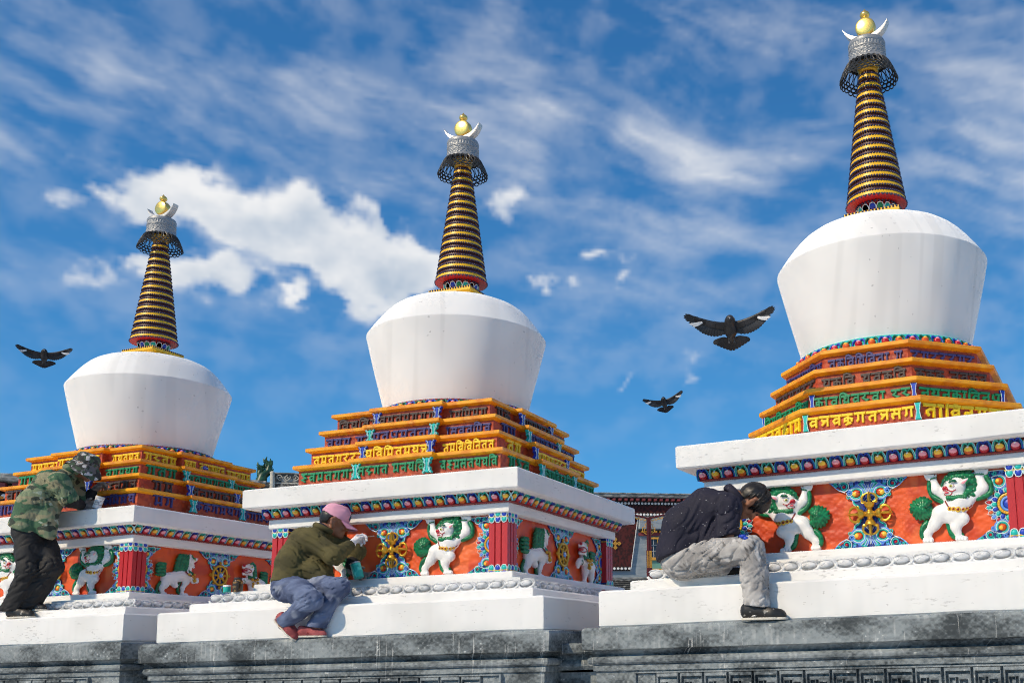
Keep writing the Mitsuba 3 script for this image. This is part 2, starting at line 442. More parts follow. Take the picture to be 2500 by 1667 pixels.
def revolve(prof, n=64):
    a = np.arange(n) / n * 2 * np.pi
    v, f = [], []
    p = np.array(prof, float); k = len(p)
    v = np.stack([p[:, None, 0] * np.cos(a), p[:, None, 0] * np.sin(a), np.broadcast_to(p[:, None, 1], (k, n))], -1)
    return loft(v, cap=False)


def tube(pts, r, sides=6, closed=False, flat=1.0, up=(0, 0, 1), capped=True):
    p = np.asarray(pts, float); n = len(p)
    r = np.broadcast_to(np.asarray(r, float), (n,))
    t = (np.roll(p, -1, 0) - np.roll(p, 1, 0)) if closed else np.gradient(p, axis=0)
    t /= np.linalg.norm(t, axis=1, keepdims=True) + 1e-12
    up = np.asarray(up, float)
    a = np.cross(t, up); a /= np.linalg.norm(a, axis=1, keepdims=True) + 1e-9
    b = np.cross(a, t)
    th = np.arange(sides) * 2 * np.pi / sides
    v = p[:, None] + r[:, None, None] * (np.cos(th)[None, :, None] * a[:, None] + flat * np.sin(th)[None, :, None] * b[:, None])
    k = n if closed else n - 1
    i, j = np.meshgrid(np.arange(k), np.arange(sides), indexing='ij'); i2 = (i + 1) % n; j2 = (j + 1) % sides
    q = np.stack([i * sides + j, i2 * sides + j, i2 * sides + j2, i * sides + j2], -1).reshape(-1, 4)
    f = np.vstack([q[:, [0, 2, 1]], q[:, [0, 3, 2]]])
    v = v.reshape(-1, 3)
    if capped and not closed:
        m = len(v); v = np.vstack([v, p[0], p[-1]])
        e = np.arange(sides); e2 = (e + 1) % sides
        f = np.vstack([f, np.stack([np.full(sides, m), e2, e], 1)[:, ::-1], np.stack([np.full(sides, m + 1), (n - 1) * sides + e, (n - 1) * sides + e2], 1)[:, ::-1]])
    return trimesh.Trimesh(v, f, process=False)


_ico = {}


def blob(c, r, sub=2, rot=None):
    if sub not in _ico: _ico[sub] = trimesh.creation.icosphere(subdivisions=sub)
    v = np.asarray(_ico[sub].vertices) * np.asarray(r, float)
    if rot is not None: v = v @ np.asarray(rot)[:3, :3].T
    return trimesh.Trimesh(v + np.asarray(c, float), _ico[sub].faces, process=False)


def bez(*pts, n=12):
    """a smooth curve through the points (Catmull-Rom)"""
    p = np.asarray(pts, float)
    if len(p) == 2: return p[0] + (p[1] - p[0]) * np.linspace(0, 1, n)[:, None]
    q = np.vstack([2 * p[0] - p[1], p, 2 * p[-1] - p[-2]]); out = []
    for i in range(1, len(q) - 2):
        t = np.linspace(0, 1, n, endpoint=False)[:, None]
        a, b, c, d = q[i - 1], q[i], q[i + 1], q[i + 2]
        out.append(.5 * (2 * b + (c - a) * t + (2 * a - 5 * b + 4 * c - d) * t ** 2 + (3 * b - a - 3 * c + d) * t ** 3))
    return np.vstack(out + [p[-1:]])


# signed-distance modelling: bodies, clothes, carved lions
def cone(p, a, b, ra, rb):
    a = np.asarray(a, float); b = np.asarray(b, float); ab = b - a
    t = np.clip(((p - a) @ ab) / max(ab @ ab, 1e-12), 0, 1)
    q = p - a - t[:, None] * ab
    return np.sqrt((q * q).sum(1)) - (ra + (rb - ra) * t)


def ellip(p, c, r, R=None):
    q = p - np.asarray(c, float)
    if R is not None: q = q @ R
    r = np.asarray(r, float)
    k0 = np.sqrt(((q / r) ** 2).sum(1)); k1 = np.sqrt(((q / r ** 2) ** 2).sum(1)) + 1e-9
    return k0 * (k0 - 1) / k1


def smin(a, b, k):
    h = np.maximum(k - np.abs(a - b), 0) / k
    return np.minimum(a, b) - h * h * k * .25


def bones(p, bs, k):
    d = None
    for b in bs:
        e = cone(p, *b)
        d = e if d is None else smin(d, e, k)
    return d


def sdf_mesh(fn, lo, hi, h, slack=1.6):
    lo = np.asarray(lo, float); hi = np.asarray(hi, float); B = 4
    n = np.maximum(np.ceil((hi - lo) / (h * B)).astype(int), 2)
    I = np.stack(np.meshgrid(*[np.arange(k) for k in n], indexing='ij'), -1).reshape(-1, 3)
    c = lo + (I * B + (B - 1) / 2) * h
    fc = fn(c)
    N = n * B
    F = np.repeat(np.repeat(np.repeat(fc.reshape(n), B, 0), B, 1), B, 2).astype(np.float64)
    near = np.abs(fc) < h * B * .87 * slack + .002
    o = np.stack(np.meshgrid(*[np.arange(B)] * 3, indexing='ij'), -1).reshape(-1, 3)
    idx = (I[near][:, None] * B + o[None]).reshape(-1, 3)
    for s in range(0, len(idx), 400000):
        j = idx[s:s + 400000]
        F[j[:, 0], j[:, 1], j[:, 2]] = fn(lo + j * h)
    F[[0, -1]] = np.maximum(F[[0, -1]], h); F[:, [0, -1]] = np.maximum(F[:, [0, -1]], h); F[:, :, [0, -1]] = np.maximum(F[:, :, [0, -1]], h)
    S = F < 0
    # surface nets
    m = [k - 1 for k in N]
    cnt = np.zeros(m, np.int8); acc = np.zeros((*m, 3))
    sl = lambda q: tuple(slice(a, a + k) for a, k in zip(q, m))
    corners = list(np.ndindex(2, 2, 2))
    mixed = np.zeros(m, bool); s0 = S[sl((0, 0, 0))]
    for q in corners[1:]: mixed |= S[sl(q)] != s0
    ci = np.argwhere(mixed)
    cnt = np.zeros(len(ci)); acc = np.zeros((len(ci), 3))
    for q in corners:
        for ax in range(3):
            if q[ax] == 0:
                r = list(q); r[ax] = 1
                fa = F[tuple((ci + q).T)]; fb = F[tuple((ci + r).T)]
                x = (fa < 0) != (fb < 0)
                t = np.where(x, fa / np.where(x, fa - fb, 1), 0)
                pt = np.array(q, float)[None] + np.zeros((len(ci), 3)); pt[:, ax] += t
                acc += np.where(x[:, None], pt, 0); cnt += x
    v = lo + (ci + acc / np.maximum(cnt, 1)[:, None]) * h
    num = np.full(m, -1, np.int64); num[tuple(ci.T)] = np.arange(len(ci))
    faces = []
    for ax in range(3):
        b, c2 = [(1, 2), (2, 0), (0, 1)][ax]
        A = np.moveaxis(S, ax, 0)
        e = np.argwhere(np.take(S, range(N[ax] - 1), ax) != np.take(S, range(1, N[ax]), ax))
        e = e[(e[:, b] > 0) & (e[:, c2] > 0) & (e[:, b] < m[b]) & (e[:, c2] < m[c2])]
        ub, uc = np.eye(3, dtype=int)[b], np.eye(3, dtype=int)[c2]
        q = np.stack([num[tuple((e - ub - uc).T)], num[tuple((e - uc).T)], num[tuple(e.T)], num[tuple((e - ub).T)]], 1)
        flip = ~S[tuple(e.T)]
        q[flip] = q[flip][:, ::-1]
        faces.append(q)
    q = np.vstack(faces); q = q[(q >= 0).all(1)]
    return trimesh.Trimesh(v, np.vstack([q[:, [0, 1, 2]], q[:, [0, 2, 3]]]), process=False)


# a face frame: (u, v, d) = (along the face to the right, up, out of it)
def front(W): return np.array([[1, 0, 0, 0], [0, 0, -1, -W], [0, 1, 0, 0], [0, 0, 0, 1.0]])
def right(W): return np.array([[0, 0, 1, W], [1, 0, 0, 0], [0, 1, 0, 0], [0, 0, 0, 1.0]])


def side(a, W):
    """the face whose outward normal points to the angle a (front = -90 degrees, right = 0)"""
    return rz(a) @ right(W)

# ------------------------------------------------------------------ small carved pieces, shared by all stupas
# lettering: heavy square-headed script, strokes in a unit box
BAR = [[(-.02, .93), (.86, .93)]]
STEM = [[(.76, .95), (.76, .0)]]
GL = {
    'ta': BAR + STEM + [[(.74, .60), (.42, .62), (.20, .48), (.20, .30), (.36, .12)]],
    'ga': [[(.0, .93), (.42, .93)], [(.30, .93), (.30, .34), (.12, .16)], [(.62, .93), (.9, .93)]] + STEM,
    'va': BAR + STEM + [[(.74, .62), (.36, .64), (.16, .44), (.30, .20), (.74, .36)]],
    'ma': BAR + STEM + [[(.24, .92), (.24, .22)], [(.08, .18), (.74, .30)], [(.10, .05), (.24, .2)]],
    'ya': BAR + STEM + [[(.10, .90), (.34, .66), (.14, .48), (.30, .24), (.74, .36)]],
    'pa': [[(.45, .93), (.9, .93)]] + STEM + [[(.14, .95), (.14, .46), (.34, .28), (.74, .38)]],
    'na': BAR + STEM + [[(.74, .50), (.34, .52)], [(.16, .56), (.30, .40), (.14, .28)]],
    'sa': BAR + STEM + [[(.28, .92), (.30, .52), (.06, .30), (.22, .06)], [(.10, .52), (.74, .52)]],
    'ka': BAR + [[(.50, .92), (.50, .0)], [(.48, .64), (.16, .60), (.14, .32), (.48, .40)], [(.50, .62), (.88, .50), (.82, .20)]],
    'ra': BAR + [[(.56, .92), (.56, .66), (.20, .46), (.62, .04)]],
    'da': BAR + [[(.44, .92), (.44, .70), (.14, .52), (.46, .34), (.72, .30), (.40, .02)]],
    'ja': BAR + STEM + [[(.74, .54), (.28, .54)], [(.10, .70), (.44, .40), (.14, .12)]],
    'tha': BAR + STEM + [[(.18, .84), (.42, .70), (.16, .50), (.40, .30), (.74, .34)], [(.12, .30), (.3, .16)]],
    'i': [[(.14, .93), (.80, .93)], [(.70, .92), (.30, .70), (.66, .46), (.16, .26), (.60, .02)]],
    'aa': [[(.18, .95), (.18, .0)], [(.0, .93), (.36, .93)]],
}
for k in ('va', 'ma', 'ya', 'tha', 'pa', 'na'):
    GL[k[0] + 'i' if k != 'tha' else 'thi'] = [[(x + .34, y) for x, y in s] for s in GL[k]] + [[(.06, .0), (.06, .98), (.16, 1.20), (.50, 1.26), (.86, 1.10), (1.02, .96)]]
GL['kra'] = GL['ka'] + [[(.2, -.02), (.8, .14)]]
GLYPH = {}
for k, strokes in GL.items():
    g = unary_union([LineString(s).buffer(.108, cap_style='flat', join_style='mitre', mitre_limit=2.5) for s in strokes])
    # brush-like swelling of the head bar
    g = g.union(unary_union([LineString(s).buffer(.128, cap_style='square', join_style='mitre') for s in strokes if len(s) == 2 and abs(s[0][1] - s[1][1]) < .02])).simplify(.012)
    w = g.bounds[2]
    GLYPH[k] = (P(cat(extrude(g, -.06, .10), extrude(g.buffer(-.03), .10, .135))), w)

# lotus petals of the upper band (u across, v up, d out), drawn in metres for a pitch of .0915
pit = .0915


def heart(s=1.0, dz=0.0):
    x = np.array([-.50, -.505, -.47, -.40, -.30, -.19, -.09, 0, .09, .19, .30, .40, .47, .505, .50]) * s
    y = np.array([.02, .36, .62, .84, .97, .99, .90, .76, .90, .99, .97, .84, .62, .36, .02]) - (1 - s) * .10
    return np.stack([x * pit, y * .072, np.full(15, dz)], -1)


def lean(m, k=.62):
    v = np.array(m.vertices); v[:, 2] += v[:, 1] * k
    return trimesh.Trimesh(v, m.faces, process=False)


def petal_meshes():
    rim = tube(heart(.88, .012), .0056, 6, flat=1.4, up=(0, 0, 1))
    edge = tube(heart(.985, .014), .0032, 5, flat=1.6, up=(0, 0, 1))
    inner = tube(heart(.76, .0125), .0018, 4, flat=1.3, up=(0, 0, 1))
    back = extrude(Polygon(heart(.95)[:, :2]), -.01, .006)
    jewel = blob((0, .027, .012), (.0285, .0265, .022), 2)
    top = blob((0, .0330, .0225), (.0250, .0170, .0185), 2)
    dot = cat(blob((0, .0440, .0350), (.0080, .0050, .0038), 1), blob((-.004, .040, .0385), (.003, .003, .003), 1))
    return {k: P(lean(m), True) if k != 'back' else P(lean(m)) for k, m in dict(rim=rim, edge=cat(edge, inner), back=back, jewel=jewel, top=top, dot=dot).items()}


PETAL = petal_meshes()

# grey rope of lotus buds
bud = cat(blob((-.003, .010, -.004), (.047, .031, .031), 2), tube(bez((-.060, -.012, .004), (-.040, -.034, .012), (-.006, -.040, .016), (.028, -.036, .016), (.056, -.016, .010), (.062, .012, .002), n=5), [.0105] * 25 + [.006], 7),
          tube(bez((-.052, .028, .0), (-.026, .040, .012), (.014, .041, .016), (.044, .024, .012), (.052, .0, .008), n=5), .0055, 6), tube(bez((.030, .040, -.006), (.052, .030, .0), (.064, .006, .0), n=4), .008, 6),
          blob((.060, -.034, -.002), (.014, .012, .014), 1), tube(bez((-.030, .004, .024), (-.010, .016, .027), (.008, .028, .020), n=4), .0022, 5))
BUD = P(bud, 50)

# lotus petals for pillar caps
cap_petal = cat(blob((0, 0, 0), (.021, .020, .013), 2))
CAP_PETAL = P(cap_petal, True)
CAP_EDGE = P(tube([(-.021, .020, .004), (-.023, .0, .006), (-.015, -.019, .006), (0, -.024, .006), (.015, -.019, .006), (.023, 0, .006), (.021, .020, .004)], .0034, 5), True)


# ---- scroll ornaments
def spiral(cx, cy, r, a0, turns, n=22, taper=.25):
    t = np.linspace(0, 1, n); a = a0 + turns * 2 * np.pi * t; q = r * (1 - t * (1 - taper))
    return np.stack([cx + q * np.cos(a), cy + q * np.sin(a)], -1)


def c3(p, d): return np.column_stack([p, np.full(len(p), d)])


def scroll_triangle(half=.245, top=.205, waist=.075, seed=1):
    """an hourglass half: wide edge at v = 0, narrow end at v = -top; returns meshes by colour"""
    out = {k: [] for k in ('base', 'blue', 'sky', 'turq', 'pale', 'red', 'orange', 'yellow')}
    edge = [(-half, 0.0), (-half * .96, -.012), (-half * .74, -.034), (-half * .70, -.050), (-half * .58, -.062), (-half * .52, -.092), (-waist * 1.45, -.108), (-waist * 1.30, -.148), (-waist * .98, -.165), (-waist * .70, -top)]
    poly = Polygon(edge + [(-x, y) for x, y in edge[::-1]])
    out['base'].append(extrude(poly.buffer(.004), -.01, .010))
    for s in (-1, 1):
        def L(p, r, col, d=.013, fl=.9):
            p = np.asarray(p, float) * [s, 1]
            rr = np.full(len(p), r); rr[-1] *= .5
            out[col].append(tube(c3(p, d), rr, 5, flat=fl))
        # paisley jewel with rings
        jx, jy = .078, -.082
        ring = lambda R, k=.0: np.stack([jx + R * np.cos(np.linspace(.6, 5.9, 20)), jy + R * .92 * np.sin(np.linspace(.6, 5.9, 20))], -1)
        L(ring(.034), .0055, 'turq', .016); L(ring(.042), .0035, 'pale', .016); L(ring(.050), .0055, 'sky', .014)
        out['orange'].append(blob((s * jx, jy, .013), (.027, .024, .014), 2)); out['yellow'].append(blob((s * (jx + .009), jy - .003, .0175), (.017, .017, .0125), 2))
        out['red'].append(blob((s * (jx - .016), jy + .010, .015), (.012, .010, .012), 1))
        # outer small jewel
        L(spiral(.158, -.032, .030, .3, 1.3), .0052, 'turq', .015); L(spiral(.158, -.032, .037, .5, .8, taper=.8), .0032, 'pale', .015)
        out['red'].append(blob((s * .158, -.031, .014), (.011, .010, .011), 1))
        L(spiral(.212, -.014, .015, 3.4, 1.2), .0042, 'turq', .014); L(bez((.170, -.062), (.205, -.040), (.232, -.012), (.250, .0), n=5), .0042, 'sky', .014); L(bez((.150, -.070), (.19, -.052), (.225, -.024), n=5), .0026, 'pale', .015)
        L(spiral(.122, -.074, .017, 1.0, 1.4), .0046, 'sky', .016); L(spiral(.122, -.074, .022, 1.4, .8, taper=.85), .0028, 'pale', .016)
        L(spiral(.132, -.100, .013, 3.0, 1.3), .004, 'turq', .014)
        L(bez((.100, -.120), (.092, -.148), (.066, -.165), (.052, -top), n=6), .0055, 'turq', .013); L(bez((.106, -.122), (.099, -.152), (.072, -.172), (.06, -top), n=6), .0028, 'pale', .014)
        L(spiral(.046, -.130, .014, .2, 1.3), .0042, 'sky', .015); L(bez((.02, -.11), (.04, -.145), (.03, -.17), (.04, -top), n=6), .005, 'blue', .012); L(bez((.012, -.12), (.028, -.15), (.018, -.18), n=6), .0025, 'pale', .013)
        # leaves fanning up from the middle
        for i, (x, y) in enumerate([(.012, -.030), (.030, -.022), (.050, -.020), (.072, -.026)]):
            L(bez((.006 + .004 * i, -.085), (x * .6, -.055), (x, y), (x + .012, y - .008), n=5), .0048, ('blue', 'sky', 'turq', 'sky')[i], .014); L(bez((.002 + .004 * i, -.083), (x * .6 - .006, -.050), (x - .005, y + .004), n=5), .0022, 'pale', .016)
        L(spiral(.034, -.012, .013, 4.0, 1.3), .0042, 'turq', .014); L(spiral(.072, -.010, .012, 3.6, 1.3), .004, 'blue', .013); L(spiral(.106, -.014, .013, 3.8, 1.3), .0042, 'sky', .014); L(spiral(.106, -.030, .011, .5, 1.2), .0036, 'turq', .014)
        L(bez((.0, -.004), (.06, .0), (.12, -.004), (.19, .0), (half, .002), n=5), .003, 'pale', .013)
        L(bez((.188, -.008), (.176, -.018), (.186, -.03), n=5), .0034, 'sky', .015)
    return {k: [P(m, True) for m in v] if k in ('red', 'orange', 'yellow') else [P(cat(*v), k != 'base')] for k, v in out.items() if v}


COLOURS = dict(base='shadow_blue', blue='blue', sky='sky_blue', turq='turquoise', pale='pale', red='jewel_red', orange='jewel_orange', yellow='jewel_yellow')
NAMES = dict(base='ground_plate', blue='blue_scroll', sky='pale_blue_scroll', turq='turquoise_scroll', pale='white_outline', red='red_jewel', orange='orange_jewel', yellow='yellow_jewel')
TRI = scroll_triangle()


def half_roundel():
    """half flower beside a corner pillar and the half triangles above and below it; the pillar edge is u = 0, the ornament lies at u < 0"""
    out = {k: [] for k in ('base', 'blue', 'sky', 'turq', 'pale', 'red', 'orange', 'yellow', 'gold')}
    out['gold'].append(tube([(.058 * math.cos(a), .058 * math.sin(a), .016) for a in np.linspace(math.pi / 2, 1.5 * math.pi, 18)], .009, 6, flat=.6))
    for a in np.linspace(math.pi / 2 + .1, 1.5 * math.pi - .1, 12): out['red'].append(blob((.058 * math.cos(a), .058 * math.sin(a), .0215), (.0028, .0028, .002), 1))
    out['sky'].append(tube([(.040 * math.cos(a), .040 * math.sin(a), .014) for a in np.linspace(math.pi / 2, 1.5 * math.pi, 14)], .009, 6, flat=.6))
    out['blue'].append(blob((0, 0, .010), (.030, .030, .010), 2))
    ang = np.linspace(math.pi / 2 + .10, 1.5 * math.pi - .10, 9)
    for i, a in enumerate(ang):
        c = (.084 * math.cos(a), .084 * math.sin(a)); R = np.array([[math.cos(a), -math.sin(a), 0], [math.sin(a), math.cos(a), 0], [0, 0, 1]])
        out['blue' if i % 2 else 'turq'].append(blob((*c, .012), (.017, .0125, .012), 2, R))
        out['pale'].append(tube([(.084 * math.cos(a) + .019 * (math.cos(a) * math.cos(t) - .8 * math.sin(a) * math.sin(t)), .084 * math.sin(a) + .019 * (math.sin(a) * math.cos(t) + .8 * math.cos(a) * math.sin(t)), .013) for t in np.linspace(-2.2, 2.2, 9)], .0026, 4))
    for i, a in enumerate(np.linspace(math.pi / 2 + .05, 1.5 * math.pi - .05, 12)):
        c = (.116 * math.cos(a), .116 * math.sin(a)); R = np.array([[math.cos(a), -math.sin(a), 0], [math.sin(a), math.cos(a), 0], [0, 0, 1]])
        out[('sky', 'red', 'turq', 'orange')[i % 4]].append(blob((*c, .009), (.016, .0105, .009), 1, R))
        out['pale'].append(tube([(.116 * math.cos(a) + q * math.cos(a) - w * math.sin(a), .116 * math.sin(a) + q * math.sin(a) + w * math.cos(a), .012) for q, w in ((-.012, -.012), (.008, -.012), (.023, 0), (.008, .012), (-.012, .012))], .0024, 4))
    out['base'].append(extrude(Point(0, 0).buffer(.128, 24).intersection(shapely.box(-.2, -.2, 0, .2)), -.01, .005))
    for sv in (-1, 1):
        def L(p, r, col, d=.013):
            p = np.asarray(p, float) * [1, sv]; rr = np.full(len(p), r); rr[-1] *= .5
            out[col].append(tube(c3(p, d), rr, 5, flat=.9))
        edge = [(0, .09), (-.072, .098), (-.088, .128), (-.112, .140), (-.112, .160), (-.150, .172), (-.165, .196), (-.205, .207), (0, .207)]
        out['base'].append(extrude(Polygon([(x, y * sv) for x, y in edge]).buffer(.003), -.01, .009))
        jx, jy = -.046, .140
        q = np.linspace(2.6, 8.0, 20)
        for R, r, col, d in ((.030, .0052, 'turq', .016), (.038, .0034, 'pale', .016), (.046, .005, 'sky', .013)):
            L(np.stack([jx + R * np.cos(q), jy + R * np.sin(q)], -1), r, col, d)
        out['orange'].append(blob((jx, jy * sv, .013), (.024, .022, .013), 2)); out['yellow'].append(blob((jx - .007, (jy + .003) * sv, .017), (.014, .014, .012), 2))
        L(spiral(-.118, .182, .024, .5, 1.3), .005, 'turq', .015); L(spiral(-.118, .182, .031, .8, .8, taper=.8), .003, 'pale', .015); out['red'].append(blob((-.118, .182 * sv, .014), (.010, .009, .011), 1))
        L(spiral(-.100, .142, .013, 1.0, 1.3), .0044, 'sky', .015); L(spiral(-.170, .199, .011, 2.0, 1.2), .0036, 'turq', .014); L(bez((-.15, .176), (-.18, .195), (-.205, .207), n=5), .003, 'sky', .014)
        L(spiral(-.070, .192, .014, 3.0, 1.3), .0042, 'turq', .014); L(spiral(-.030, .190, .014, .0, 1.3), .0042, 'sky', .014); L(bez((-.01, .10), (-.004, .15), (-.012, .2), n=6), .005, 'blue', .012)
        L(bez((-.2, .207), (-.12, .206), (-.06, .208), (0, .206), n=5), .0028, 'pale', .013); L(bez((-.09, .168), (-.06, .176), (-.02, .168), n=5), .003, 'pale', .015)
    return {k: [P(m, True) for m in v] if k in ('orange', 'yellow') else [P(cat(*v), k != 'base')] for k, v in out.items() if v}


HALF = half_roundel()
MIRROR_U = np.diag([-1.0, 1, 1, 1])


def crossed_vajra():
    arm = [revolve([(.001, .0), (.018, .004), (.020, .018), (.014, .026), (.019, .030), (.014, .036), (.024, .040), (.034, .058), (.036, .066), (.031, .072), (.0, .073)], 16),
           revolve([(.008, .070), (.008, .085), (.0095, .088), (.008, .092), (.0095, .098), (.008, .104), (.009, .112), (.007, .120), (.013, .126), (.004, .138), (.0005, .146)], 10)]
    for s in (-1, 1):
        arm.append(tube(bez((s * .022, 0, .070), (s * .044, 0, .082), (s * .047, 0, .102), (s * .034, 0, .122), (s * .006, 0, .134), n=7), [.0085] * 20 + [.0085, .008, .0075, .007, .006, .005, .005, .004, .004], 7, up=(0, 1, 0)))
        arm.append(tube(bez((s * .030, 0, .074), (s * .046, 0, .070), (s * .054, 0, .078), n=4), [.007, .007, .006, .006, .005, .004, .003, .003, .002], 5, up=(0, 1, 0)))
        arm.append(tube(bez((0, s * .020, .072), (0, s * .034, .09), (0, s * .022, .120), (0, 0, .134), n=4), .006, 5, up=(1, 0, 0)))
    arm = moved(cat(*arm), sc(1, .8, 1))
    ms = [blob((0, 0, 0), (.026, .026, .024), 2)]
    for k in range(4):
        R = np.eye(4); a = k * math.pi / 2
        R[:3, :3] = np.array([[math.cos(a), 0, math.sin(a)], [0, 1, 0], [-math.sin(a), 0, math.cos(a)]])
        S = np.array([[1, 0, 0, 0], [0, 0, 1, 0], [0, 1, 0, 0], [0, 0, 0, 1.0]])   # (x, y, z) -> (u, v, d)
        ms.append(moved(arm, S @ R))
    return P(moved(cat(*ms), tr(0, 0, .030)), 40)


VAJRA = crossed_vajra()


def wheel():
    g = {'rim': [tube([(.092 * math.cos(a), .092 * math.sin(a), .02) for a in np.arange(40) / 40 * 2 * math.pi], .013, 8, closed=True)], 'spoke': [], 'hub': [blob((0, 0, .02), (.028, .028, .016), 2), tube([(.033 * math.cos(a), .033 * math.sin(a), .024) for a in np.arange(24) / 24 * 2 * math.pi], .0065, 6, closed=True)], 'knob': []}
    for k in range(8):
        a = k * math.pi / 4; R = rz(a)
        g['spoke'].append(moved(cat(tube([(.034, 0, .02), (.055, 0, .022), (.082, 0, .02)], [.006, .010, .006], 6), blob((.062, 0, .022), (.015, .012, .012), 1)), R))
        if k % 2 == 0: g['knob'] += [moved(cat(blob((.113, 0, .02), (.009, .011, .009), 1), blob((.120, .012, .02), .0068, 1), blob((.120, -.012, .02), .0068, 1), blob((.131, 0, .02), .0075, 1)), R)]
        else: g['knob'] += [moved(cat(blob((.114, .006, .02), .0085, 1), blob((.118, -.006, .02), .0065, 1)), R)]
    eye = cat(extrude(Point(0, 0).buffer(.021), .020, .039))
    sw = cat(tube(c3(spiral(0, .003, .015, 0, .8, 12, .3), .040), [.004] * 11 + [.001], 5))
    return {'rim': P(cat(*g['rim']), True), 'spoke': [P(m, True) for m in g['spoke']], 'knob': [P(m, True) for m in g['knob']], 'hub': P(cat(*g['hub']), True), 'eye': P(eye), 'swirl': P(sw, True)}


WHEEL = wheel()


# ---- snow lions, modelled in drawing units and scaled into the panel (u, v) with the depth d
def lion_up():
    """rearing lion holding up the cornice with both paws, head turned to the left"""
    A = lambda x, y: (.000332 * x - .000023 * y + .27966, -.000027 * x - .00034 * y + .9713)
    K = .000338
    q = lambda x, y, r, d=.020: ((*A(x, y), d), r * K)

    def C(a, b): return (a[0], b[0], a[1], b[1])
    ch, bl, hp = q(1010, 720, 205, .018), q(930, 900, 165, .018), q(680, 930, 150, .016)
    B = [C(ch, bl), C(bl, hp), C(q(880, 760, 120, .02), q(700, 940, 130, .018)), C(q(870, 740, 110, .026), q(860, 740, 100, .026)), C(q(1140, 740, 110, .026), q(1150, 740, 100, .026)),
         C(q(800, 660, 90), q(590, 500, 82, .026)), C(q(590, 500, 80, .026), q(535, 320, 58, .026)), C(q(500, 275, 58, .026), q(440, 275, 60, .026)),
         C(q(1230, 640, 95), q(1425, 470, 95, .028)), C(q(1425, 470, 92, .028), q(1360, 260, 70, .028)), C(q(1340, 190, 52, .028), q(1470, 185, 56, .028)),
         C(q(650, 960, 150, .022), q(560, 1130, 105, .024)), C(q(560, 1130, 100, .024), q(425, 1310, 66, .022)), C(q(425, 1310, 62, .022), q(415, 1420, 60, .022)), C(q(370, 1430, 45, .024), q(500, 1420, 48, .026)),
         C(q(850, 1010, 130, .022), q(1085, 1030, 92, .034)), C(q(1085, 1030, 92, .034), q(940, 1180, 84, .030)), C(q(940, 1180, 80, .030), q(1000, 1340, 66, .026)), C(q(985, 1395, 45, .026), q(1120, 1385, 48, .030)),
         C(q(960, 440, 185, .030), q(900, 470, 165, .036)), C(q(830, 470, 110, .040), q(780, 520, 80, .044)), C(q(820, 600, 62, .040), q(870, 590, 80, .036))]
    toes = []
    for x in (385, 430, 480, 530, 575): toes.append(C(q(x, 262, 22, .028), q(x + (x - 480) * .12, 232, 17, .036)))
    for x in (1300, 1350, 1400, 1450, 1500): toes.append(C(q(x, 175, 24, .032), q(x + (x - 1400) * .1, 148, 17, .040)))
    for x in (350, 400, 450, 505): toes.append(C(q(x, 1425, 26, .036), q(x - 3, 1450, 20, .042)))
    for x in (965, 1020, 1075, 1130): toes.append(C(q(x, 1385, 26, .040), q(x - 2, 1408, 20, .046)))

    def f(p):
        p2 = p * [1, 1, 1.25]
        B2 = [(np.array(a) * [1, 1, 1.25], np.array(b) * [1, 1, 1.25], ra, rb) for a, b, ra, rb in B]
        T2 = [(np.array(a) * [1, 1, 1.25], np.array(b) * [1, 1, 1.25], ra, rb) for a, b, ra, rb in toes]
        d = np.minimum(bones(p2, B2, .022), smin(bones(p2, T2, .004), bones(p2, B2, .02) + .003, .006))
        return np.maximum(d, -.012 - p[:, 2]) * .85
    body = sdf_mesh(f, (.36, .44, -.016), (.83, .935, .09), .0042)
    out = {'body': (P(body, True), 'lion_white')}
    g = []

    def lock(a, b, r0, r1, d0=.022, d1=.026, bend=0, tip=.12):
        (ax, ay), (bx, by) = A(*a), A(*b)
        t = np.linspace(0, 1, 6); nx, ny = -(by - ay), bx - ax
        pts = np.stack([ax + (bx - ax) * t + nx * bend * np.sin(t * 3.14), ay + (by - ay) * t + ny * bend * np.sin(t * 3.14), d0 + (d1 - d0) * t + .010 * np.sin(t * 3.14)], -1)
        g.append(tube(pts, np.array([.6, 1, 1, .85, .4 + tip, tip]) * r0 * K, 7, flat=.9))
    rnd = random.Random(4)
    # mane: rows of locks round the face
    for i, a in enumerate(np.linspace(-175, 92, 17)):
        ca, sa = math.cos(math.radians(a)), -math.sin(math.radians(a))
        for row, (r0, r1, w, d) in enumerate(((165, 305, 64, .040), (240, 395, 60, .030))):
            a2 = a + row * 7; c2, s2 = math.cos(math.radians(a2)), math.sin(math.radians(a2))
            rr = 1.0 if -60 < a < 40 else .80
            lock((985 + r0 * c2, 455 + r0 * s2), (985 + r1 * c2 * rr, 470 + r1 * s2 * rr), w, 5, d, d * .7, .22)
    for x, y in ((720, 400), (695, 470), (700, 540), (790, 370)): lock((x + 40, y), (x - 25, y + 50), 55, 5, .026, .020, .2)
    for k in range(9): lock((820 + k * 36, 622 + 6 * math.sin(k)), (790 + k * 44, 728 - abs(k - 2) * 9), 42, 4, .050, .058, .12)
    tail_at = len(g)
    # tail: overlapping locks
    g.append(tube(bez((*A(520, 960), .02), (*A(440, 930), .024), (*A(400, 850), .026), n=4), 62 * K, 8, flat=.8))
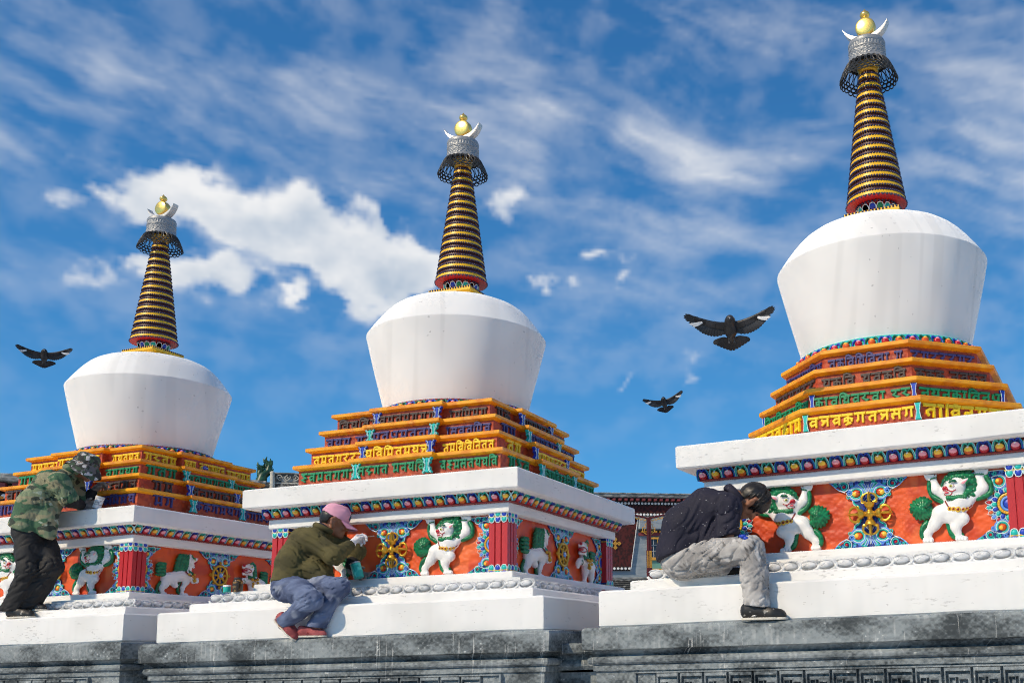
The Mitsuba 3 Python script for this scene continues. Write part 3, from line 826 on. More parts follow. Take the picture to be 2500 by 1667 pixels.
    for row, (n_, r_a, r_b, w) in enumerate(((15, .28, 1.10, 46), (11, .10, .80, 46), (6, .0, .48, 42))):
        for k in range(n_):
            a = math.radians(38 + 284 * k / (n_ - 1)) if row < 2 else math.radians(60 + 240 * k / 5)
            ca, sa = math.cos(a), math.sin(a); jit = 1 + rnd.uniform(-.07, .07)
            cx, cy = 345, 845
            lock((cx + 205 * r_a * ca + 30, cy - 205 * r_a * sa), (cx + 205 * r_b * jit * ca - 12, cy - 205 * r_b * jit * sa), w * 1.15, 5, .030 + .007 * row, .022 + .010 * row, .22 if sa > 0 else -.22, .42)
    g.append(blob((*A(330, 840), .008), (185 * K, 190 * K, .030), 2))
    fringe_at = len(g)

    def fringe(pts, r=44):
        p = bez(*pts, n=6)
        for k in range(0, len(p) - 1, 1):
            x, y = A(*p[k]); dx, dy = p[min(k + 2, len(p) - 1)] - p[max(k - 2, 0)]
            g.append(blob((x, y, .022), (r * K * 1.0, r * K * 1.25, .016), 1))
    fr = [len(g)]
    fringe([(462, 345), (455, 480), (520, 620), (640, 690), (735, 725)]); fr.append(len(g)); fringe([(1478, 270), (1562, 390), (1565, 540), (1440, 625), (1310, 665)]); fr.append(len(g))
    fringe([(420, 1110), (345, 1190), (325, 1320), (375, 1375), (470, 1368)], 50); fr.append(len(g)); fringe([(800, 1100), (825, 1200), (870, 1310), (950, 1350), (1070, 1322)], 48); fr.append(len(g))
    out['mane'] = (P(cat(*g[:tail_at]), True), 'leaf_green'); out['tail'] = (P(cat(*g[tail_at:fringe_at]), True), 'leaf_green')
    for q in range(4): out['fringe%d' % q] = (P(cat(*g[fr[q]:fr[q + 1]]), True), 'leaf_green')
    bands = [tube(bez((*A(480, 320), .040), (*A(530, 300), .050), (*A(600, 280), .040), n=4), .0042, 6), tube(bez((*A(1285, 235), .042), (*A(1370, 232), .054), (*A(1450, 232), .042), n=4), .0046, 6)]
    brow = [tube(bez((*A(845, 405), .090), (*A(880, 375), .093), (*A(930, 365), .092), (*A(985, 378), .086), n=4), [.006] * 3 + [.0085] * 8 + [.005] * 2, 6, flat=.7), tube(bez((*A(700, 430), .066), (*A(730, 385), .070), (*A(775, 370), .078), n=4), .007, 6, flat=.7)]
    out['band'] = (P(cat(*bands, *brow), True), 'deep_green')

    def on(x, y, c):   # a point on the carved surface
        u, v = A(x, y); z = np.linspace(.11, 0, 120); s = f(np.column_stack([np.full(120, u), np.full(120, v), z]))
        i = np.argmax(s < 0); return (u, v, z[i] + c)
    eyes = lambda x, y, r, col, c: (P(blob(on(x, y, c), (r * K, r * K * .8, r * K * .5), 2), True), col)
    out['eye'] = eyes(885, 458, 48, 'white_dot', .0); out['iris'] = eyes(880, 458, 30, 'iris', .006); out['pupil'] = eyes(876, 459, 15, 'ink', .012)
    out['nose'] = (P(cat(blob(on(770, 488, 0), (52 * K, 38 * K, .010), 2), blob(on(735, 505, 0), (24 * K, 22 * K, .008), 1), blob(on(805, 505, 0), (24 * K, 22 * K, .008), 1)), True), 'jewel_red')
    line = lambda pts, r: tube([on(x, y, .0) for x, y in bez(*pts, n=5)], r * K, 5)
    out['mouth'] = (P(cat(line([(735, 535), (790, 540), (830, 530), (880, 552), (925, 540), (965, 518)], 11), line([(750, 590), (770, 615), (840, 618), (880, 600), (900, 560)], 10), line([(895, 425), (935, 440), (930, 475), (890, 482)], 6)), True), 'mouth_red')
    out['tongue'] = (P(cat(blob(on(800, 572, 0), (48 * K, 20 * K, .006), 1)), True), 'tongue')
    ear = tube(bez((*A(1050, 400), .070), (*A(1110, 375), .082), (*A(1190, 325), .088), n=5), [.011, .013, .014, .0145, .014, .013, .012, .010, .008, .005, .002], 8, flat=.6)
    out['ear'] = (P(ear, True), 'lion_white')
    out['ear_lining'] = (P(tube(bez((*A(1070, 408), .079), (*A(1120, 390), .091), (*A(1180, 338), .094), n=4), [.004, .007, .008, .008, .007, .006, .004, .002, .001], 6, flat=.6), True), 'jewel_pink')
    out['strap'] = (P(cat(line([(760, 715), (790, 770), (835, 840)], 15), line([(1170, 835), (1205, 815), (1235, 785)], 13)), True), 'dark_red')
    bead = [(850, 862, 40), (920, 866, 44), (1000, 872, 52), (1090, 866, 44), (1152, 846, 36)]
    out['necklace'] = (P(cat(*[blob(on(x, y, 0), (r * K, r * K, .008), 2) for x, y, r in bead]), True), 'bell_yellow')
    out['necklace_stone'] = (P(cat(*[blob(on(x, y, .0065), (r * K * .5, r * K * .5, .005), 1) for x, y, r in bead]), True), 'dark_red')
    return out


def lion_walk():
    """lion stepping to the right along a side panel, forepaw raised"""
    B = [((-.59, .60, .02), (-.45, .635, .022), .056, .052), ((-.45, .635, .022), (-.375, .66, .026), .052, .040), ((-.61, .60, .02), (-.625, .545, .024), .052, .040), ((-.63, .545, .024), (-.655, .505, .02), .036, .022), ((-.655, .505, .02), (-.64, .468, .02), .022, .016), ((-.65, .462, .022), (-.61, .460, .026), .014, .014),
         ((-.55, .585, .03), (-.515, .545, .034), .045, .026), ((-.515, .545, .034), (-.50, .538, .036), .022, .016),
         ((-.40, .635, .03), (-.385, .585, .034), .044, .032), ((-.385, .585, .034), (-.42, .52, .03), .030, .020), ((-.42, .52, .03), (-.42, .475, .026), .019, .016), ((-.43, .462, .028), (-.37, .462, .032), .015, .015),
         ((-.36, .64, .04), (-.31, .59, .046), .030, .020), ((-.31, .59, .046), (-.268, .592, .046), .019, .016), ((-.268, .592, .046), (-.262, .615, .046), .016, .014),
         ((-.375, .66, .03), (-.36, .70, .034), .036, .028), ((-.36, .81, .034), (-.355, .775, .038), .034, .036), ((-.345, .785, .04), (-.30, .792, .042), .026, .017), ((-.34, .755, .04), (-.315, .725, .042), .026, .014), ((-.30, .800, .042), (-.283, .800, .042), .014, .012)]
    sc3 = np.array([1, 1, 1.2])

    def f(p):
        return np.maximum(bones(p * sc3, [(np.array(a) * sc3, np.array(b) * sc3, r, s) for a, b, r, s in B], .018), -.012 - p[:, 2]) * .85
    out = {'body': (P(sdf_mesh(f, (-.70, .43, -.016), (-.22, .87, .11), .0052), True), 'lion_white')}
    rnd = random.Random(7); g = []

    def lock(a, b, r, d0, d1):
        t = np.linspace(0, 1, 6)
        p = np.stack([a[0] + (b[0] - a[0]) * t, a[1] + (b[1] - a[1]) * t - .012 * np.sin(t * 3.1), d0 + (d1 - d0) * t + .010 * np.sin(t * 3.1)], -1)
        g.append(tube(p, np.array([.6, 1, 1, .85, .55, .1]) * r, 7, flat=.9))
    for row in range(6):
        for k in range(4):
            x, y = -.378 - k * .030 - row * .006, .825 - row * .027
            lock((x + .012, y + .012), (x - .034, y - .042), .020, .036 - k * .005, .026 - k * .005)
    g.append(blob((-.425, .735, .010), (.065, .085, .030), 2))
    for k in range(7): lock((-.375 + .006 * k, .70 - .004 * k), (-.385 + .012 * k, .655), .012, .046, .046)
    tail_at = len(g)
    for row in range(4):
        for k in range(4):
            x, y = -.655 - row * .020, .735 - k * .030
            lock((x + .02, y + .006), (x - .022, y - .012), .018, .030, .022)
    g.append(blob((-.682, .690, .010), (.042, .060, .024), 2)); g.append(tube(bez((-.64, .625, .02), (-.665, .635, .024), (-.675, .66, .024), n=4), .016, 7))
    fringe_at = len(g)
    for pts in ([(-.665, .565), (-.695, .52), (-.70, .475), (-.665, .462)], [(-.435, .595), (-.455, .545), (-.458, .49), (-.43, .470)], [(-.53, .57), (-.555, .555), (-.575, .54)]):
        for x, y in bez(*pts, n=5): g.append(blob((x, y, .014), (.014, .013, .014), 1))
    for x, y in bez((-.358, .828), (-.338, .802), (-.322, .806), n=4): g.append(blob((x, y, .066), (.007, .007, .006), 1))
    out['mane'] = (P(cat(*g[:tail_at]), True), 'leaf_green'); out['tail'] = (P(cat(*g[tail_at:fringe_at]), True), 'leaf_green'); out['fringe'] = (P(cat(*g[fringe_at:]), True), 'leaf_green')
    out['eye'] = (P(cat(blob((-.322, .792, .066), (.009, .007, .005), 1)), True), 'iris'); out['pupil'] = (P(blob((-.320, .792, .071), .0035, 1), True), 'ink')
    out['mouth'] = (P(cat(tube(bez((-.335, .762, .062), (-.312, .762, .058), (-.288, .772, .056), n=4), .0035, 5), blob((-.310, .757, .050), (.016, .008, .008), 1)), True), 'mouth_red')
    out['nose'] = (P(blob((-.278, .806, .048), (.009, .009, .009), 1), True), 'jewel_pink')
    out['strap'] = (P(cat(tube(bez((-.43, .675, .066), (-.395, .645, .076), (-.35, .635, .076), (-.325, .65, .06), n=5), .0075, 6, flat=.7)), True), 'dark_red')
    out['bell'] = (P(cat(*[blob(c, r, 2) for c, r in (((-.40, .648, .084), .013), ((-.36, .632, .086), .011), ((-.325, .65, .07), .013), ((-.322, .620, .072), .011), ((-.322, .594, .074), .017))]), True), 'gold_paint')
    return out


def lion_face():
    """lion sitting half turned to the left with the mouth open, one paw raised"""
    B = [((.60, .60, .02), (.50, .635, .026), .062, .056), ((.50, .635, .026), (.435, .645, .034), .056, .044), ((.61, .58, .02), (.635, .52, .02), .050, .034), ((.635, .52, .02), (.62, .468, .022), .030, .018), ((.60, .462, .026), (.64, .460, .026), .015, .015),
         ((.455, .62, .04), (.455, .55, .042), .044, .032), ((.455, .55, .042), (.45, .478, .036), .030, .020), ((.425, .463, .036), (.47, .463, .036), .016, .016),
         ((.40, .64, .04), (.32, .635, .048), .034, .026), ((.32, .635, .048), (.285, .615, .050), .026, .026), ((.285, .615, .050), (.280, .585, .050), .024, .018),
         ((.43, .665, .034), (.42, .70, .040), .040, .034), ((.425, .765, .036), (.40, .745, .044), .048, .046), ((.385, .775, .046), (.325, .772, .052), .028, .020), ((.385, .72, .046), (.325, .705, .050), .028, .015)]
    sc3 = np.array([1, 1, 1.2])

    def f(p):
        return np.maximum(bones(p * sc3, [(np.array(a) * sc3, np.array(b) * sc3, r, s) for a, b, r, s in B], .016), -.012 - p[:, 2]) * .85
    out = {'body': (P(sdf_mesh(f, (.24, .43, -.016), (.70, .84, .12), .0052), True), 'lion_white')}
    g = []

    def lock(a, b, r, d0, d1):
        t = np.linspace(0, 1, 6)
        p = np.stack([a[0] + (b[0] - a[0]) * t, a[1] + (b[1] - a[1]) * t - .010 * np.sin(t * 3.1), d0 + (d1 - d0) * t + .010 * np.sin(t * 3.1)], -1)
        g.append(tube(p, np.array([.6, 1, 1, .85, .55, .1]) * r, 7, flat=.9))
    for row in range(5):
        for k in range(3):
            x, y = .462 + k * .018 + row * .006, .80 - row * .030
            lock((x - .012, y + .012), (x + .030, y - .038), .018, .040 - k * .006, .028 - k * .006)
    for k in range(5): lock((.39 + .018 * k, .692 - .002 * k), (.385 + .022 * k, .652), .012, .060, .060)
    tail_at = len(g)
    for row in range(4):
        for k in range(4):
            x, y = .615 + row * .020, .735 - k * .028
            lock((x - .02, y + .006), (x + .022, y - .012), .017, .028, .020)
    g.append(blob((.642, .690, .008), (.038, .055, .022), 2)); g.insert(0, blob((.50, .73, .012), (.04, .07, .026), 2)); tail_at += 1
    fringe_at = len(g)
    for pts in ([(.50, .60), (.515, .55), (.505, .49), (.48, .47)], [(.668, .56), (.68, .51), (.66, .468)]):
        for x, y in bez(*pts, n=5): g.append(blob((x, y, .018), (.013, .012, .015), 1))
    for x, y in bez((.395, .805), (.42, .818), (.445, .800), n=4): g.append(blob((x, y, .078), (.009, .010, .007), 1))
    g.append(tube(bez((.305, .645, .078), (.318, .622, .084), (.31, .60, .076), n=4), .004, 5))
    out['mane'] = (P(cat(*g[:tail_at]), True), 'leaf_green'); out['tail'] = (P(cat(*g[tail_at:fringe_at]), True), 'leaf_green'); out['fringe'] = (P(cat(*g[fringe_at:]), True), 'leaf_green')
    out['eye'] = (P(cat(blob((.408, .775, .086), (.012, .009, .006), 1)), True), 'iris'); out['pupil'] = (P(blob((.405, .775, .092), .0045, 1), True), 'ink')
    out['mouth'] = (P(cat(blob((.352, .738, .048), (.040, .020, .022), 2), tube(bez((.31, .752, .066), (.35, .757, .076), (.395, .742, .082), (.40, .728, .082), n=4), .0045, 5), tube(bez((.31, .722, .062), (.35, .712, .074), (.40, .726, .082), n=4), .0045, 5)), True), 'mouth_red')
    out['teeth'] = (P(cat(*[blob((.318 + .014 * k, .753, .068 + .002 * k), (.004, .006, .004), 1) for k in range(5)], *[blob((.320 + .014 * k, .722, .064 + .002 * k), (.004, .006, .004), 1) for k in range(5)]), True), 'white_dot')
    out['nose'] = (P(blob((.318, .786, .064), (.017, .014, .014), 2), True), 'jewel_red')
    out['strap'] = (P(cat(tube(bez((.385, .665, .070), (.42, .648, .086), (.47, .650, .086), (.51, .672, .070), n=5), .009, 6, flat=.7)), True), 'dark_red')
    out['bell'] = (P(cat(*[blob(c, r, 2) for c, r in (((.41, .648, .092), .015), ((.445, .640, .096), .013), ((.485, .652, .092), .014), ((.42, .612, .096), .013), ((.425, .585, .096), .018), ((.49, .62, .090), .013))]), True), 'gold_paint')
    return out


LION = lion_up()
WALK, FACE = lion_walk(), lion_face()
LION_NAMES = dict(tail='tail', fringe='leg_fringe', fringe0='arm_fringe', fringe1='arm_fringe', fringe2='leg_fringe', fringe3='leg_fringe', body='body', mane='mane', band='brow', eye='eye', iris='iris', pupil='pupil', nose='nose', mouth='mouth', tongue='tongue', ear='ear', ear_lining='ear_lining', strap='strap', necklace='necklace', necklace_stone='necklace_stone', bell='bell', teeth='teeth')

# ------------------------------------------------------------------ the ground
Z0 = .2068                                    # top of the stone pedestals above the eye
STUPAS = {'near': (-1.1427, 7.7110, -.0507, 1.0207, -.0031), 'mid': (-4.8986, 7.7178, .0388, 1.0, 0.0), 'left': (-8.4511, 7.7271, .0063, .9634, .0398), 'far': (-12.05, 7.7271, .0063, .9634, .0398)}


def frame(which):
    X, Y, a, s, e = STUPAS[which]
    return tr(X, Y, EYE + e + s * Z0) @ rz(a) @ sc(s)


put(None, 'plaza_paving', P(box(-1600, 1600, -1600, 1600, -.5, 0)), 'paving', kind='structure')

# ------------------------------------------------------------------ meshes shared by the stupas
STEP1 = [P(prism(square(1.587), slab_profile(0.002, .231, .012), .006, .10, s)) for s in range(3)]
STEP2 = [P(prism(square(1.437), slab_profile(.229, .2976, .010), .005, .10, s + 5, 5.0)) for s in range(3)]
CORE = P(prism(square(1.245), [(0, .2965), (0, .391)]))
PLINTH = P(prism(square(1.121), slab_profile(.390, .448, .007), .003, .12, 9))
PANEL = P(prism(square(.970), [(0, .447), (0, .892)]))
BAND = P(prism(square(1.057), slab_profile(.888, .963, .006), .003, .12, 11))
PETAL_BACK = P(prism(square(1.052), [(0, .962), (.046, 1.040)]))
SLAB = [P(prism(square(1.2), slab_profile(1.0387, 1.193, .010), .005, .12, s + 15)) for s in range(3)]
FILLET = P(prism(square(1.075), [(0, .9620), (.008, .966), (.004, .974)]))
PEDESTAL_CAP = P(prism(square(1.665), [(-.02, -.140), (0, -.135), (.002, -.02), (-.006, -.004), (-.02, 0.0)], .005, .12, 3, 4.0))
PEDESTAL_COVE = P(prism(square(1.585), [(.0, -.182), (.004, -.172), (.045, -.1395)], .003, .12, 4, 4.0))
PEDESTAL_ROLL = P(prism(square(1.605), [(0, -.228), (.020, -.226), (.034, -.216), (.038, -.202), (.034, -.188), (.020, -.1795), (0, -.178)], .003, .12, 5, 4.0))
PEDESTAL_BODY = P(prism(square(1.600), [(0.0, -1.75), (0.0, -.2290)], .004, .2, 6, 3.0))
PEDESTAL_FASCIA = P(prism(square(1.612), [(0, -.268), (.004, -.264), (.004, -.234), (0, -.2285)], .003, .12, 7, 4.0))

# meander: one raised cell, and a carved flower at the end of the row
cellw, cellh = .156, .150


def meander_cell():
    ln = lambda *p: LineString([(x * cellw, -y * cellh) for x, y in p]).buffer(.0072, cap_style='square', join_style='mitre')
    grooves = unary_union([ln((0, -.05), (0, .80), (-.22, .80)), ln((1, -.05), (1, .80), (.78, .80)), ln((.15, .66), (.15, .20), (.88, .20)), ln((.30, .80), (.12, .80)), ln((.15, .62), (.27, .62), (.27, .46)),
                           ln((.48, .42), (.48, 1.05)), ln((.62, .98), (.62, .50), (.80, .50), (.80, .66)), ln((.30, .80), (.42, .80)), ln((.64, .90), (.80, .90)), ln((.27, .43), (.36, .43))])
    g = shapely.box(.003, -cellh, cellw - .003, -.002).difference(grooves).buffer(-.0008)
    return P(cat(extrude(g, -.004, .026), extrude(g.buffer(-.0016), .026, .028)))


CELL = meander_cell()
ROSE = P(cat(extrude(shapely.box(-.060, -.15, .060, -.004), -.004, .012), *[blob((.034 * math.cos(a), -.078 + .034 * math.sin(a), .004), (.022, .022, .010), 2) for a in np.arange(6) / 6 * 2 * math.pi], blob((0, -.078, .008), (.022, .022, .012), 2),
             *[tube([(.05 * sx, -.03, .004), (.02 * sx, -.014, .009), (.055 * sx, -.012, .004)], .008, 5) for sx in (-1, 1)], *[tube([(.05 * sx, -.13, .004), (.02 * sx, -.142, .009), (.055 * sx, -.145, .004)], .008, 5) for sx in (-1, 1)]), 40)
# corner pillars with three flutes on each face
h, g_ = .0755, .006
flutes = []
for k in range(4):
    R = np.array([[math.cos(k * math.pi / 2), -math.sin(k * math.pi / 2)], [math.sin(k * math.pi / 2), math.cos(k * math.pi / 2)]])
    line = [(-h, -h), (-.031, -h), (-.029, -h + .011), (-.022, -h + .011), (-.020, -h), (.020, -h), (.022, -h + .011), (.029, -h + .011), (.031, -h)]
    flutes += [tuple(R @ np.array(q)) for q in line]
PILLAR = P(prism(np.array(flutes), [(0, .488), (0, .850)]))
PILLAR_CORE = P(cat(box(-.070, .070, -.070, .070, .4485, .4895), box(-.070, .070, -.070, .070, .849, .8875)))
PILLAR_FILLET = P(cat(box(-.081, .081, -.081, .081, .4600, .4700, .002), box(-.081, .081, -.081, .081, .8540, .8640, .002)))

# the vase and everything above it
VASE = P(rough(revolve([(.585, 1.84), (.612, 1.94), (.633, 2.02), (.660, 2.13), (.690, 2.25), (.7205, 2.37), (.750, 2.49), (.769, 2.57), (.7755, 2.597), (.7755, 2.606), (.770, 2.613), (.725, 2.680), (.672, 2.752), (.630, 2.802), (.590, 2.842), (.545, 2.876), (.48, 2.908), (.40, 2.935), (.30, 2.955), (.15, 2.97), (.0005, 2.975)], 200), .004, 2.2, 40), 24)
HARMIKA = P(prism(square(.205), [(-.03, 2.955), (-.03, 2.985), (0, 3.005), (0, 3.040), (-.01, 3.046)]))
HARMIKA_BEADS = P(cat(*[blob((x * (1 if k % 2 else s), s * .205 if k % 2 else .0 + x, 3.034) if k % 2 else (s * .205, x, 3.034), .0085, 1) for k in (0, 1) for s in (-1, 1) for x in np.linspace(-.19, .19, 16)]), True)
NECK = P(revolve([(.165, 3.03), (.150, 3.06), (.120, 3.08), (.118, 3.11), (.135, 3.128), (.150, 3.1445), (.0, 3.145)], 48), 40)
r0, r1, zb, zt_, NR = .2215, .0700, 3.146, 4.250, 14
rad = lambda z: r0 + (r1 - r0) * (z - zb) / (zt_ - zb)
pitch = (zt_ - zb) / NR
SPIRE = P(revolve([(.10, 3.14), (rad(zb) - .004, 3.1455), (rad(zb) - .004, zb + .01), (rad(zb) - .014, zb + .03), (r1 - .012, zt_), (r1 - .012, zt_ + .10), (.001, zt_ + .105)], 48), 40)
SPIRE_FOOT = P(revolve([(.12, 3.1385), (r0 + .004, 3.1405), (r0 + .007, 3.1465), (r0 + .004, 3.152), (r0 - .02, 3.154)], 48), 40)
RINGS, beads = [], []
for k in range(NR):
    za = zb + .006 + pitch * k; zc = za + pitch * .50
    RINGS.append(P(revolve([(rad(za) - .016, za - .002), (rad(za) - .001, za), (rad((za + zc) / 2) + .0035, (za + zc) / 2), (rad(zc) - .001, zc), (rad(zc) - .016, zc + .002)], 48), 50))
    for z in (za + .001, zc - .001):
        n = int(2 * math.pi * rad(z) / .0195); off = random.Random(k).random()
        beads += [blob(((rad(z) + .001) * math.cos((i + off) * 2 * math.pi / n), (rad(z) + .001) * math.sin((i + off) * 2 * math.pi / n), z), (.0088, .0088, .0088), 1) for i in range(n)]
n = 44
beads += [blob(((r0 + .006) * math.cos(i * 2 * math.pi / n), (r0 + .006) * math.sin(i * 2 * math.pi / n), 3.1475), .0088, 1) for i in range(n)]
BEADS = P(cat(*beads), True)
NECK_BEADS = P(cat(*[blob((.152 * math.cos(a), .152 * math.sin(a), 3.132), .0085, 1) for a in np.arange(36) / 36 * 2 * math.pi]), True)
COLLAR = P(revolve([(.060, 4.245), (.074, 4.254), (.078, 4.264), (.068, 4.272), (.082, 4.282), (.088, 4.300), (.094, 4.318), (.09, 4.330), (.02, 4.335)], 40), 40)


def bell():
    prof = [(.150, 4.318), (.157, 4.322), (.158, 4.332), (.1475, 4.345), (.1435, 4.360), (.1415, 4.38), (.1412, 4.402), (.1412, 4.42), (.1450, 4.424), (.1450, 4.432), (.1400, 4.436), (.1395, 4.45), (.1395, 4.466), (.1440, 4.470), (.1445, 4.490), (.1400, 4.500), (.1380, 4.506), (.115, 4.510), (.001, 4.511)]
    z = np.array([p[1] for p in prof]); r = np.array([p[0] for p in prof])
    zs = np.unique(np.concatenate([z, np.linspace(4.35, 4.466, 34)])); rs = np.interp(zs, z, r)
    m = revolve(list(zip(rs, zs)), 180)
    v = np.array(m.vertices); a = np.arctan2(v[:, 1], v[:, 0]); zz = v[:, 2]
    low = ((zz > 4.350) & (zz < 4.418)); up = ((zz > 4.438) & (zz < 4.464))
    pat = np.sin(a * 14 + 3 * np.sin(zz * 120)) * np.sin((zz - 4.35) * 92 + 2.2 * np.sin(a * 7)) + .5 * np.sin(a * 31 + zz * 260)
    pat2 = np.abs(np.sin(a * 17)) * 2 - 1 + .4 * np.sin(zz * 300 + a * 17)
    k = 1 + (low * np.clip(pat, -1, 1) * .0042 + up * pat2 * .003) / .14
    v[:, 0] *= k; v[:, 1] *= k
    return P(trimesh.Trimesh(v, m.faces, process=False), 60)


BELL = bell()


def skirt():
    ms = []
    rr = lambda t: .150 + .072 * t ** .8; zz = lambda t: 4.332 - .140 * t ** 1.15
    n = 30
    for row, t in enumerate((.62, .78, .94)):
        for i in range(n):
            a = (i + .5 * (row % 2)) * 2 * math.pi / n
            sag = .014 * abs(math.cos(a * 4)) * t
            R = rr(t); w = .8 * math.pi * R / n
            th = np.arange(8) / 8 * 2 * math.pi
            ms.append(tube([((rr(t + .085 * math.sin(q))) * math.cos(a + w / R * 1.15 * math.cos(q)), (rr(t + .085 * math.sin(q))) * math.sin(a + w / R * 1.15 * math.cos(q)), zz(t + .085 * math.sin(q)) - sag) for q in th], .0052, 4, closed=True, up=(math.cos(a), math.sin(a), .4)))
    for i in range(24):
        a = i * 2 * math.pi / 24
        for s in (-1, 1):
            ms.append(tube([(rr(t) * math.cos(a + s * .10 * math.sin(t * 4.6)), rr(t) * math.sin(a + s * .10 * math.sin(t * 4.6)), zz(t) - .014 * abs(math.cos(a * 4)) * t) for t in np.linspace(0.0, .58, 7)], .0050, 4, up=(math.cos(a), math.sin(a), .4)))
    ms.append(tube([(rr(0) * math.cos(a), rr(0) * math.sin(a), zz(0)) for a in np.arange(48) / 48 * 2 * math.pi], .006, 5, closed=True))
    return P(cat(*ms), 50)


SKIRT = skirt()


def crescent():
    ao, ai = math.asin(.18 / .184), math.asin(.18 / .2115)
    ao = math.pi - ao if .146 > .184 else ao
    out = [(.184 * math.sin(a), .184 - .184 * math.cos(a)) for a in np.linspace(-ao, ao, 40)]
    inn = [(.2115 * math.sin(a), .2535 - .2115 * math.cos(a)) for a in np.linspace(ai * .985, -ai * .985, 40)]
    g = Polygon(out + inn).buffer(0)
    return P(moved(cat(extrude(g, -.036, .036), extrude(g.buffer(-.004), -.039, .039)), tr(0, 0, 4.515) @ front(0)))


CRESCENT = crescent()
SUNDISC = P(moved(revolve([(.0005, -.046), (.055, -.044), (.072, -.036), (.0785, -.018), (.0785, .018), (.072, .036), (.055, .044), (.0005, .046)], 48), tr(0, 0, 4.640) @ front(0)), 30)
JEWEL = P(revolve([(.0005, 4.712), (.022, 4.716), (.026, 4.722), (.020, 4.727), (.034, 4.738), (.039, 4.752), (.035, 4.768), (.022, 4.780), (.010, 4.789), (.004, 4.803), (.0005, 4.806)], 32), 40)

# dividers on the tiers: small I-shaped scroll posts
di = unary_union([shapely.box(-.011, -.05, .011, .05), LineString([(-.034, .054), (-.020, .040), (0, .050), (.020, .040), (.034, .054)]).buffer(.009), LineString([(-.034, -.054), (-.020, -.040), (0, -.050), (.020, -.040), (.034, -.054)]).buffer(.009),
                  LineString([(-.012, .012), (-.026, .022), (-.022, .034)]).buffer(.006), LineString([(.012, .012), (.026, .022), (.022, .034)]).buffer(.006), LineString([(-.012, -.012), (-.026, -.022), (-.022, -.034)]).buffer(.006), LineString([(.012, -.012), (.026, -.022), (.022, -.034)]).buffer(.006)])
DIV = P(cat(extrude(di, -.008, .014), extrude(di.buffer(-.003), .014, .018)))
DIV_EDGE = P(cat(*[tube([(s * (.036), t * .060, .017), (s * .020, t * .046, .018), (s * .014, t * .02, .018), (s * .014, 0, .018)], .0030, 4) for s in (-1, 1) for t in (-1, 1)], *[tube([(s * .016, t * .016, .017), (s * .030, t * .026, .017), (s * .024, t * .040, .017)], .0026, 4) for s in (-1, 1) for t in (-1, 1)]), True)
dp = Polygon([(-.020, .055), (-.016, .04), (-.010, .0), (-.016, -.04), (-.020, -.055), (.020, -.055), (.016, -.04), (.010, 0), (.016, .04), (.020, .055)])
DIV2 = P(cat(extrude(dp, -.008, .014), extrude(dp.buffer(-.003), .014, .018)))
DIV2_EDGE = P(cat(*[tube([(s * .019, .054, .016), (s * .015, .04, .017), (s * .0095, 0, .017), (s * .015, -.04, .017), (s * .019, -.054, .016)], .0026, 4) for s in (-1, 1)]), True)

TIER_Z = [(1.8571 - .150 * k) for k in range(4)]          # tops of the four rims
TIER_W = [.742, .810, .880, .945]


def rim_mesh(plan, z):
    return P(prism(plan, [(-.042, z - .046), (-.004, z - .030), (0, z - .026), (0, z - .004), (-.004, z), (-.10, z + .002)], .0016, .16, int(z * 100), 2.2))


PLUS_RIMS = [rim_mesh(plus(TIER_W[k], .335 + .014 * k, .062), TIER_Z[k]) for k in range(4)]
PLUS_WALLS = [P(prism(plus(TIER_W[k] - .036, .335 + .014 * k - .05, .062), [(0, TIER_Z[k] - .152), (0, TIER_Z[k] - .040)])) for k in range(3)] + [P(prism(plus(TIER_W[3] - .036, .335 + .014 * 3 - .05, .062), [(0, 1.190), (0, TIER_Z[3] - .040)]))]
OCT = [(.722, .302), (.800, .334), (.882, .368), (.960, .398)]
OCT_RIMS = [rim_mesh(octagon(*OCT[k]), TIER_Z[k]) for k in range(4)]
OCT_WALLS = [P(prism(offset_ring(octagon(*OCT[k]), -.036), [(0, TIER_Z[k] - .152), (0, TIER_Z[k] - .040)])) for k in range(3)] + [P(prism(offset_ring(octagon(*OCT[3]), -.036), [(0, 1.190), (0, TIER_Z[3] - .040)]))]
LOTUS_SEAT = P(revolve([(.665, 1.845), (.672, 1.862), (.655, 1.90), (.632, 1.936), (.58, 1.94)], 96), 40)


def ring_petal():
    """petal of the flower band round the foot of the vase (u across, v up, d out)"""
    rim = tube(bez((-.042, .0, .004), (-.044, .030, .006), (-.026, .062, .006), (0, .050, .006), (.026, .062, .006), (.044, .030, .006), (.042, .0, .004), n=4), .0075, 5)
    return dict(rim=P(rim, True), edge=P(tube(bez((-.049, 0, .004), (-.050, .034, .006), (-.028, .070, .006), (0, .058, .006), (.028, .070, .006), (.050, .034, .006), (.049, 0, .004), n=4), .0030, 4), True), jewel=P(blob((0, .026, .008), (.026, .024, .020), 2), True), top=P(blob((0, .036, .0145), (.017, .013, .0155), 1), True))


RPETAL = ring_petal()


def word(tier, text, colour, M, u0, u1, v, hgt):
    """letters set along the face M between u0 and u1, standing on v"""
    syl = text.split()
    ws = [.45 if s == '|' else (GLYPH[s][1] if s in GLYPH else .6) for s in syl]
    gap = .20
    total = sum(ws) + gap * (len(ws) - 1)
    size = hgt * min(1.06, (u1 - u0) / (total * hgt))
    size = max(size, hgt * .72)
    k = min(1.0, (u1 - u0) / (total * size)) if total * size > (u1 - u0) else 1.0
    x = u0 + ((u1 - u0) - total * size * k) / 2
    rnd = random.Random(len(text) * 7 + len(tier))
    for s, w in zip(syl, ws):
        if s in GLYPH:
            put(tier, 'letter', GLYPH[s][0], colour, M @ tr(x, v + rnd.uniform(-.002, .002), .0) @ rz(rnd.uniform(-.03, .03)) @ sc(size * k, size, .11))
        x += (w + gap) * size * k


